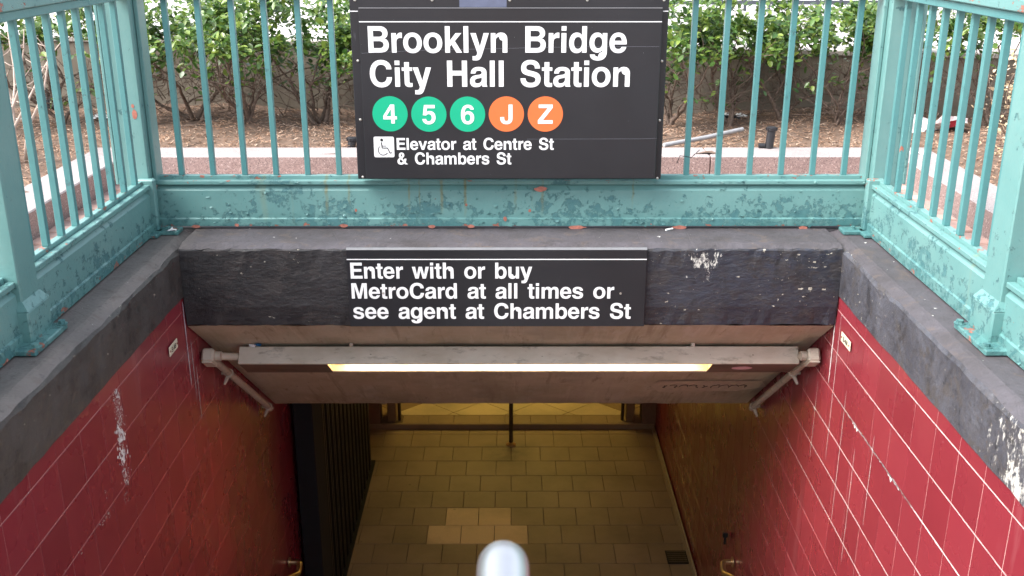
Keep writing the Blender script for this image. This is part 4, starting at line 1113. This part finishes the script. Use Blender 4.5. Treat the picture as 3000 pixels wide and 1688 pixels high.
for sgn in (-1, 1):
    for a, b_ in ((4.3, 5.61), (2.9, 4.3), (1.5, 2.9), (-.5, 1.5)):
        w = sorted((sgn * KX, sgn * (KX + .24))); kerbstone(w[0], w[1], a, b_)
# mulch bed
def bedz(x, y): return .095 + .02 * math.sin(x * 3.1 + y * 2) + .012 * math.sin(x * 9 - y * 7) + max(0, y - 5.9) * .018
b = MB(); V = []; F = []; nx, ny = 120, 40
X0b, X1b, Y0b, Y1b = -6.5, 6.5, -1., 7.6
for j in range(ny + 1):
    for i in range(nx + 1):
        x = X0b + (X1b - X0b) * i / nx; y = Y0b + (Y1b - Y0b) * j / ny
        V.append((x, y, bedz(x, y) + random.uniform(-.006, .006)))
for j in range(ny):
    for i in range(nx):
        x = X0b + (X1b - X0b) * (i + .5) / nx; y = Y0b + (Y1b - Y0b) * (j + .5) / ny
        if abs(x) > KX + .13 or y > 5.75: F.append((j * (nx + 1) + i, j * (nx + 1) + i + 1, (j + 1) * (nx + 1) + i + 1, (j + 1) * (nx + 1) + i))
b.add(V, F); struct(b.build('planting_bed', M['soil']))
rc = random.Random(12); b = MB(); cnt = 0
while cnt < 24000:
    if rc.random() < .62: x = rc.uniform(-3.6, 3.6); y = rc.uniform(5.85, 7.2)
    else: x = rc.choice((-1, 1)) * rc.uniform(KX + .22, 4.0); y = rc.uniform(2.6, 6.0)
    cnt += 1
    l = rc.uniform(.008, .034) * (1.5 if rc.random() < .1 else 1); w = rc.uniform(.002, .007); th = rc.uniform(.001, .003)
    mt = Matrix.Translation((x, y, bedz(x, y) + rc.uniform(.002, .014))) @ Euler((rc.uniform(-.5, .5), rc.uniform(-.5, .5), rc.uniform(0, 6.3))).to_matrix().to_4x4()
    p = [mt @ Vector(q) for q in ((-l / 2, -w / 2, 0), (l / 2, -w * .3, 0), (l * .45, w / 2, 0), (-l * .4, w / 2, 0), (-l / 2, -w / 2, th), (l / 2, -w * .3, th), (l * .45, w / 2, th), (-l * .4, w / 2, th))]
    b.add(p, [(4, 5, 6, 7), (0, 1, 5, 4), (1, 2, 6, 5), (2, 3, 7, 6), (3, 0, 4, 7)])
o = b.build('wood_chip_mulch', M['chips']); tag(o, 'brown wood chip mulch covering the planting bed', 'mulch'); o['kind'] = 'stuff'
# garden wall (slightly skewed)
gw = thing('garden_wall', 'low weathered concrete wall running behind the shrubs', 'wall', (0, 7.15, 0))
def skew(b):
    b.v = [(x, y + 7.16 - .055 * x, z + (-.012 * x if z > .3 else 0)) for x, y, z in b.v]; return b
skew(MB().box(-6, 6, 0, .20, -.1, zz(.80))).build('wall_body', M['wall'], gw)
skew(MB().box(-6.02, 6.02, -.012, .23, zz(.798), zz(.765), .004)).build('wall_cap', simple('pale_wall_cap', (.40, .37, .34), .8), gw)
pz = MB(); pz.box(-80, 80, 7.75, 300, -.3, zz(.86)); pz.box(-80, -6.5, -60, 7.75, -.3, -.012); pz.box(6.5, 80, -60, 7.75, -.3, -.012); struct(pz.build('plaza', M['plaza']))
# far iron fence on a pale plinth
ff = thing('iron_fence', 'dark iron bar fence standing on the pale plaza beyond the right shrubs', 'fence', (1.6, 10.5, zz(.86)))
MB().box(.2, 6.0, 10.44, 10.60, zz(.86), zz(.80)).build('plinth', simple('pale_plinth', (.55, .53, .51), .8), ff)
me = MB().box(-.014, .014, -.014, .014, zz(.80), zz(-.4), .002).mesh('bar', M['iron'])
for k in range(24): put('bar', me, ff, (.42 + k * .235, 10.52, 0))
MB().box(.2, 6.0, 10.50, 10.54, zz(-.38), zz(-.42)).build('rail', M['iron'], ff)
MB().box(.2, 6.0, 10.505, 10.535, zz(.70), zz(.74)).build('rail', M['iron'], ff)

# ------------------------------------------------------------------ shrubs
def leaf_geo(b, p, d, up, L, Wd, rnd):
    d = d.normalized(); s = d.cross(up)
    if s.length < .05: s = d.orthogonal()
    s.normalize(); n = s.cross(d).normalized()
    f = rnd.uniform(.06, .22) * Wd; dr = rnd.uniform(.0, .22) * L
    P_ = lambda t, w, h: tuple(p + d * (L * t) + s * w + n * h - Vector((0, 0, dr * t * t)))
    W2 = Wd / 2
    V = [P_(0, 0, 0), P_(.22, -W2 * .72, f), P_(.22, 0, 0), P_(.22, W2 * .72, f), P_(.6, -W2, f * 1.1), P_(.6, 0, 0), P_(.6, W2, f * 1.1), P_(.88, -W2 * .55, f * .6), P_(.88, 0, 0), P_(.88, W2 * .55, f * .6), P_(1, 0, 0)]
    b.add(V, [(0, 2, 1), (0, 3, 2), (1, 2, 5, 4), (2, 3, 6, 5), (4, 5, 8, 7), (5, 6, 9, 8), (7, 8, 10), (8, 9, 10)])
def shrub(x, y, label, top, low, width, nleaf, seed, stems=4, mat='leaf', lowleaf=8, bm='bark', group='shrubs in the planting bed', Lf=(.030, .060)):
    rnd = random.Random(seed); z0 = bedz(x, y) - .01
    t = thing('shrub', label, 'shrub', (x, y, z0), group)
    tips = []; wood = MB()
    def grow(p, d, L, r, lev):
        pts = [p]; rs = [r]; q = p.copy(); n = 5 if lev == 0 else 4
        for k in range(n):
            d = (d + Vector((rnd.gauss(0, .24), rnd.gauss(0, .18), rnd.gauss(.03, .14)))).normalized()
            q = q + d * (L / n)
            if q.y > 7.12 - .055 * q.x and q.z < zz(.74): q.y = 7.12 - .055 * q.x
            pts.append(q.copy()); rs.append(r * (1 - .42 * (k + 1) / n))
        wood.tube(pts, rs, 6 if lev < 2 else 4, cap=lev > 1)
        if lev >= 2 or q.z > top:
            tips.append((q, d)); tips.append((pts[-2], d))
            return
        for c in range(rnd.choice((2, 3, 3))):
            dd = (d + Vector((rnd.gauss(0, .75), rnd.gauss(0, .5), rnd.uniform(-.15, .6)))).normalized()
            grow(q, dd, L * rnd.uniform(.55, .85), rs[-1] * .8, lev + 1)
        if lev == 0 or rnd.random() < .5:
            dd = (d + Vector((rnd.gauss(0, 1), rnd.gauss(0, .6), rnd.uniform(-.3, .4)))).normalized(); grow(pts[2], dd, L * .5, rs[2] * .5, lev + 1)
    for s in range(stems):
        d = Vector((rnd.uniform(-1, 1) * width * 1.6, rnd.uniform(-.35, .25), rnd.uniform(.55, 1.))).normalized()
        grow(Vector((x + rnd.gauss(0, .03), y + rnd.gauss(0, .03), z0)), d, rnd.uniform(.26, .40), rnd.uniform(.009, .018), 0)
    for s in range(44):   # thin stray twigs
        d = Vector((rnd.uniform(-1, 1), rnd.uniform(-.6, .2), rnd.uniform(.0, .8))).normalized(); p = Vector((x + rnd.gauss(0, .14), y + rnd.gauss(0, .05), z0 + rnd.uniform(.05, .3)))
        pts = [p + d * (.06 * k) + Vector((rnd.gauss(0, .008), 0, rnd.gauss(0, .01))) for k in range(rnd.choice((4, 5, 7, 8)))]
        wood.tube(pts, [.003 - .0004 * k for k in range(len(pts))], 4); tips.append((pts[-1], d)) if rnd.random() < .4 else None
    wood.build('branches', M[bm], t, True, sharp=False)
    fol = MB(); big = []
    def cluster(p, n, spread):
        for k in range(n):
            d = Vector((rnd.gauss(0, 1), rnd.gauss(-.2, 1), rnd.gauss(.35, .7)))
            L = rnd.uniform(*Lf); q = p + Vector((rnd.gauss(0, spread), rnd.gauss(0, spread), rnd.gauss(0, spread * .7)))
            if q.y > 7.1 - .055 * q.x and q.z < zz(.74): q.y = 7.1 - .055 * q.x - rnd.random() * .05
            if q.z < bedz(q.x, q.y) + .01: q.z = bedz(q.x, q.y) + .015
            leaf_geo(fol, q, d, Vector((rnd.gauss(0, .3), rnd.gauss(-.3, .3), 1)), L, L * rnd.uniform(.48, .66), rnd)
    hi = [tp for tp in tips if tp[0].z > low]
    placed = 0
    while placed < nleaf:
        if hi and rnd.random() < .62:
            p = rnd.choice(hi)[0] + Vector((rnd.gauss(0, .03), rnd.gauss(0, .03), rnd.gauss(.01, .03)))
        else:   # the sheared hedge body
            zz_ = rnd.triangular(low, top, low + (top - low) * .72)
            p = Vector((x + rnd.uniform(-1, 1) * width, y + rnd.gauss(.05, .17), zz_ + .05 * math.sin(x * 7 + rnd.gauss(0, .4))))
        n = rnd.choice((4, 5, 6, 7)); cluster(p, n, .020); placed += n
    lo = [tp for tp in tips if tp[0].z <= low]
    for k in range(lowleaf):
        if lo: p = rnd.choice(lo)[0]
        else: p = Vector((x + rnd.gauss(0, .15), y - .05, rnd.uniform(.2, low)))
        cluster(p, rnd.choice((4, 6, 8)), .028)
    f = fol.build('foliage', M[mat], t, True, sharp=False); f['kind'] = 'stuff'
    # leaves big enough to pick out, one object each
    me = MB(); leaf_geo(me, Vector((0, 0, 0)), Vector((0, -1, .15)), Vector((0, 0, 1)), .056, .034, rnd); lm = me.mesh('leaf', M[mat], True)
    for k in range(14):
        if not (hi or lo): break
        p = rnd.choice(hi or lo)[0] + Vector((rnd.gauss(0, .03), -.03 - abs(rnd.gauss(0, .04)), rnd.gauss(0, .03)))
        o = put('leaf', lm, t, tuple(p)); o.rotation_euler = (rnd.uniform(-.9, .9), rnd.uniform(-.7, .7), rnd.uniform(-1.6, 1.6)); s = rnd.uniform(.7, 1.1); o.scale = (s, s, s)
    return t
def XB(disp, Y=6.7): return (disp * 1.165 - 1497) * Y / 3050
topL, lowL = zz(.36), zz(.80)
topR, lowR = zz(.53), zz(.80)
SH = [
 (XB(-60), 6.55, 'leafy green shrub at the far left edge behind the left railing', topL, lowL + .06, .30, 700, 101, 4, 6),
 (XB(150), 6.75, 'green shrub with bare trunks behind the left railing beside a white scrap', topL, lowL + .10, .30, 650, 102, 5, 5),
 (XB(330), 6.6, 'green shrub growing behind the left corner post', topL, lowL, .28, 800, 103, 4, 4),
 (XB(480), 6.72, 'dense green shrub just right of the left corner post', topL, lowL, .28, 1100, 104, 4, 6),
 (XB(625), 6.55, 'dense green shrub with low forked trunks midway to the sign', topL, lowL + .02, .26, 1100, 105, 6, 12),
 (XB(790), 6.75, 'green shrub with thick leaning trunk left of the station sign', topL, lowL, .28, 1100, 106, 5, 10),
 (XB(930), 6.6, 'green shrub partly hidden by the left edge of the station sign', topL, lowL - .06, .26, 1000, 107, 4, 12),
 (XB(1690), 6.6, 'green shrub partly hidden by the right edge of the station sign', topL - .02, lowR - .05, .25, 1000, 108, 4, 12),
 (XB(1830), 6.7, 'green shrub with twisted trunk above the black and white wrapper', topR, lowR + .03, .26, 850, 109, 5, 10),
 (XB(1975), 6.75, 'green shrub with one slim trunk behind the tall black sprinkler', topR - .02, lowR, .26, 850, 110, 3, 8),
 (XB(2110), 6.6, 'tall leafy green shrub just left of the right corner post', topR + .05, lowR - .02, .24, 950, 111, 4, 14),
 (XB(2290), 6.75, 'green shrub with curved trunk behind the crumpled newspaper', topR + .03, lowR + .08, .30, 850, 112, 3, 4),
 (XB(2480), 6.6, 'green shrub at the far right edge behind the right railing', topR + .02, lowR + .06, .32, 800, 113, 4, 5),
]
for a in SH:
    x, y, lab, top, low, wd, nl, seed, st, ll = a
    shrub(x, y, lab, top, low, wd, int(nl * 1.55), seed, st, lowleaf=int(ll * (2 if x < 0 else 1.1)))
shrub(2.72, 5.15, 'dry cream leaved bush beyond the right railing', zz(.62), zz(1.15), .16, 1100, 130, 4, 'leaf_pale', 4, 'bark', None, (.014, .030))
dead = thing('dead_bush', 'pale bare branches rising at the left edge behind the railing', 'bush', (-2.75, 5.3, .1))
b = MB(); rd = random.Random(77)
for k in range(9):
    p = Vector((-2.72 + rd.gauss(0, .05), 5.5 + rd.gauss(0, .05), .1)); d = Vector((rd.uniform(-.35, .25), rd.uniform(-.2, .2), 1)).normalized(); pts = [p]; 
    for j in range(7): d = (d + Vector((rd.gauss(0, .14), rd.gauss(0, .14), 0))).normalized(); p = p + d * .11; pts.append(p)
    b.tube(pts, [.011 * (1 - j / 9) for j in range(8)], 6)
    for j in (3, 4, 5, 6):
        q = pts[j]; dd = Vector((rd.gauss(0, 1), rd.gauss(0, 1), rd.gauss(.3, .5))).normalized(); b.tube([q, q + dd * .06, q + dd * .12 + Vector((0, 0, .02))], [.004, .003, .0015], 4)
b.build('branches', M['twig_pale'], dead, True, sharp=False)

# ------------------------------------------------------------------ litter and small things on the bed
def gp(u, v, Z): s = Z / (3035 * SY + (v - 844) * CY); return ((u - 1497) * s, (3035 * CY + (844 - v) * SY) * s)
def scrap(name, u, v, Z, w, d, h, mat, label, cat, seed, group=None):
    x, y = gp(u, v, Z); r = random.Random(seed); n = 6; V = []; F = []
    base = zz(Z)
    for j in range(n):
        for i in range(n):
            V.append((x + (i / (n - 1) - .5) * w + r.gauss(0, w * .05), y + (j / (n - 1) - .5) * d + r.gauss(0, d * .06), base + .004 + abs(r.gauss(0, 1)) * h * (.6 if 0 < i < n - 1 else .25)))
    for j in range(n - 1):
        for i in range(n - 1): F.append((j * n + i, j * n + i + 1, (j + 1) * n + i + 1, (j + 1) * n + i))
    b = MB().add(V, F)
    top = len(V); b.add([(p[0], p[1], p[2] - .0012) for p in V], [f[::-1] for f in F])
    return tag(b.build(name, M[mat]), label, cat, group)
ZM = 1.215
scrap('paper_scrap', 293, 348, ZM, .10, .07, .035, 'paper', 'torn white paper scrap under the shrubs behind the left railing', 'litter', 1)
scrap('paper_scrap', 56, 352, ZM, .035, .02, .01, 'paper', 'tiny white scrap on mulch at the far left', 'litter', 2)
scrap('plastic_bag', 150, 320, ZM, .11, .10, .10, 'plastic', 'dark crumpled bag at the foot of the left shrub', 'litter', 3)
scrap('snack_wrapper', 2148, 345, ZM, .15, .05, .03, 'paper', 'white wrapper lying under the right shrubs', 'litter', 4)
scrap('carton_scrap', 2137, 350, ZM - .005, .12, .03, .022, 'plastic', 'dark navy piece of carton lying beside the white wrapper', 'litter', 5)
scrap('newspaper', 2740, 385, ZM, .42, .26, .085, 'newsprint', 'crumpled coloured newspaper on the mulch behind the right railing', 'newspaper', 6)
scrap('paper_scrap', 2690, 458, ZM, .10, .05, .03, 'paper', 'white paper scrap at the kerb corner behind the right railing', 'litter', 7)
scrap('paper_scrap', 2283, 508, 1.318, .105, .05, .02, 'paper', 'white crumpled tissue lying against the granite kerb', 'litter', 8)
scrap('paper_scrap', 340, 520, 1.31, .06, .04, .02, 'paper', 'white torn tissue on pavers behind the left corner post', 'litter', 9)
scrap('dry_leaf', 305, 535, 1.31, .05, .03, .02, 'dry', 'dry brown leaf on pavers beside the left kerb', 'leaf', 10)
scrap('dry_leaf', 640, 388, ZM, .05, .035, .02, 'dry', 'large dry leaf on the mulch near the left corner post', 'leaf', 11)
scrap('paper_scrap', 505, 677, 1.222, .035, .02, .006, 'paper', 'white folded paper bit on the left corner foot plate', 'litter', 12)
x, y = gp(1958, 677, 1.238)
cb = MB().tube([(x - .012, y - .006, zz(1.238) + .006), (x + .020, y + .012, zz(1.238) + .007)], .0045, 8); tag(cb.build('cigarette_butt', M['paper'], None, True), 'white cigarette butt resting on the ledge under the back railing', 'cigarette butt')
# bits of trash on the fixture
tr = thing('wrapper', 'crumpled blue and white wrapper lodged on top of the light fixture', 'litter', fpt(-1.17, .02, .01))
rq = random.Random(31)
for nm, mt, x0 in (('white_scrap', 'paper', -1.19), ('blue_scrap', 'blue', -1.165)):
    b = MB(); V = []
    for k in range(7): a = k * .9; p = Vector(fpt(x0 + .018 * math.cos(a), -.005 + rq.uniform(-.004, .004), .010 + .010 * math.sin(a))); V.append(tuple(p + Vector((0, rq.uniform(-.006, .006), rq.uniform(-.002, .006)))))
    b.add(V, [(0, 1, 2), (0, 2, 3), (0, 3, 4), (0, 4, 5), (0, 5, 6)]); b.build(nm, M[mt], tr)
# sprinkler heads
def sprinkler(u, v0, v1, label):
    x, y = gp(u, v0, ZM); s = y / (3035 * CY + (844 - v1) * SY); ztop_ = H + (-3035 * SY + (844 - v1) * CY) * s; zb = zz(ZM) - .03
    t = thing('sprinkler', label, 'sprinkler', (x, y, zb), 'black sprinkler heads in the bed')
    lean = .012
    MB().tube([(x, y, zb), (x + lean, y, ztop_ - .022)], .024, 16).build('body', M['plastic'], t, True)
    MB().tube([(x + lean, y, ztop_ - .022), (x + lean, y, ztop_ - .019), (x + lean, y, ztop_ - .003), (x + lean, y, ztop_)], [.025, .029, .029, .024], 16).build('cap', M['plastic'], t, True)
    for k in range(10):
        a = k * .628; MB().box(-.003, .003, -.002, .002, -.008, .008).xf(Matrix.Translation((x + lean + .030 * math.cos(a), y + .030 * math.sin(a), ztop_ - .011)) @ Euler((0, 0, a)).to_matrix().to_4x4()).build('grip', M['plastic'], t)
    return x, y, zb, t
x, y, zb, t = sprinkler(2250, 442, 372, 'tall black sprinkler head behind the right part of the railing')
MB().tube([(x - .055, y, .135), (x - .02, y, .135)], .014, 10).build('side_fitting', M['plastic'], t, True)
sprinkler(1027, 436, 402, 'short black sprinkler head beside the left edge of the sign')
# grey pipe lying on the mulch, twigs
x0, y0 = gp(1945, 428, ZM - .02); x1, y1 = gp(2175, 386, ZM - .03)
tag(MB().tube([(x0, y0, .13), ((x0 + x1) / 2, (y0 + y1) / 2 - .01, .137), (x1, y1, .15)], .013, 10).build('plastic_pipe', M['grey_pipe'], None, True), 'grey plastic pipe lying on the mulch right of the sign', 'pipe')
rt = random.Random(55); b = MB()
for k in range(90):
    x = rt.uniform(-3.2, 3.2); y = rt.uniform(5.95, 7.0); a = rt.uniform(0, 3.1); L = rt.uniform(.08, .3); z = bedz(x, y) + .014
    b.tube([(x, y, z), (x + math.cos(a) * L * .5, y + math.sin(a) * L * .2, z + rt.uniform(0, .02)), (x + math.cos(a) * L, y + math.sin(a) * L * .45, z + rt.uniform(-.004, .02))], [.0035, .003, .0015], 5)
o = b.build('fallen_twigs', M['bark'], None, True, sharp=False); tag(o, 'thin fallen twigs scattered over the mulch', 'twigs'); o['kind'] = 'stuff'
# thin black cable at the right edge of the sign
b = MB().tube([(.70, 4.30, zz(.95)), (.71, 4.29, zz(.915)), (.76, 4.30, zz(.925)), (.80, 4.335, zz(.90))], .0018, 5); tag(b.build('loose_cable', M['plastic'], None, True), 'thin black cable tied to a railing bar right of the sign', 'cable')
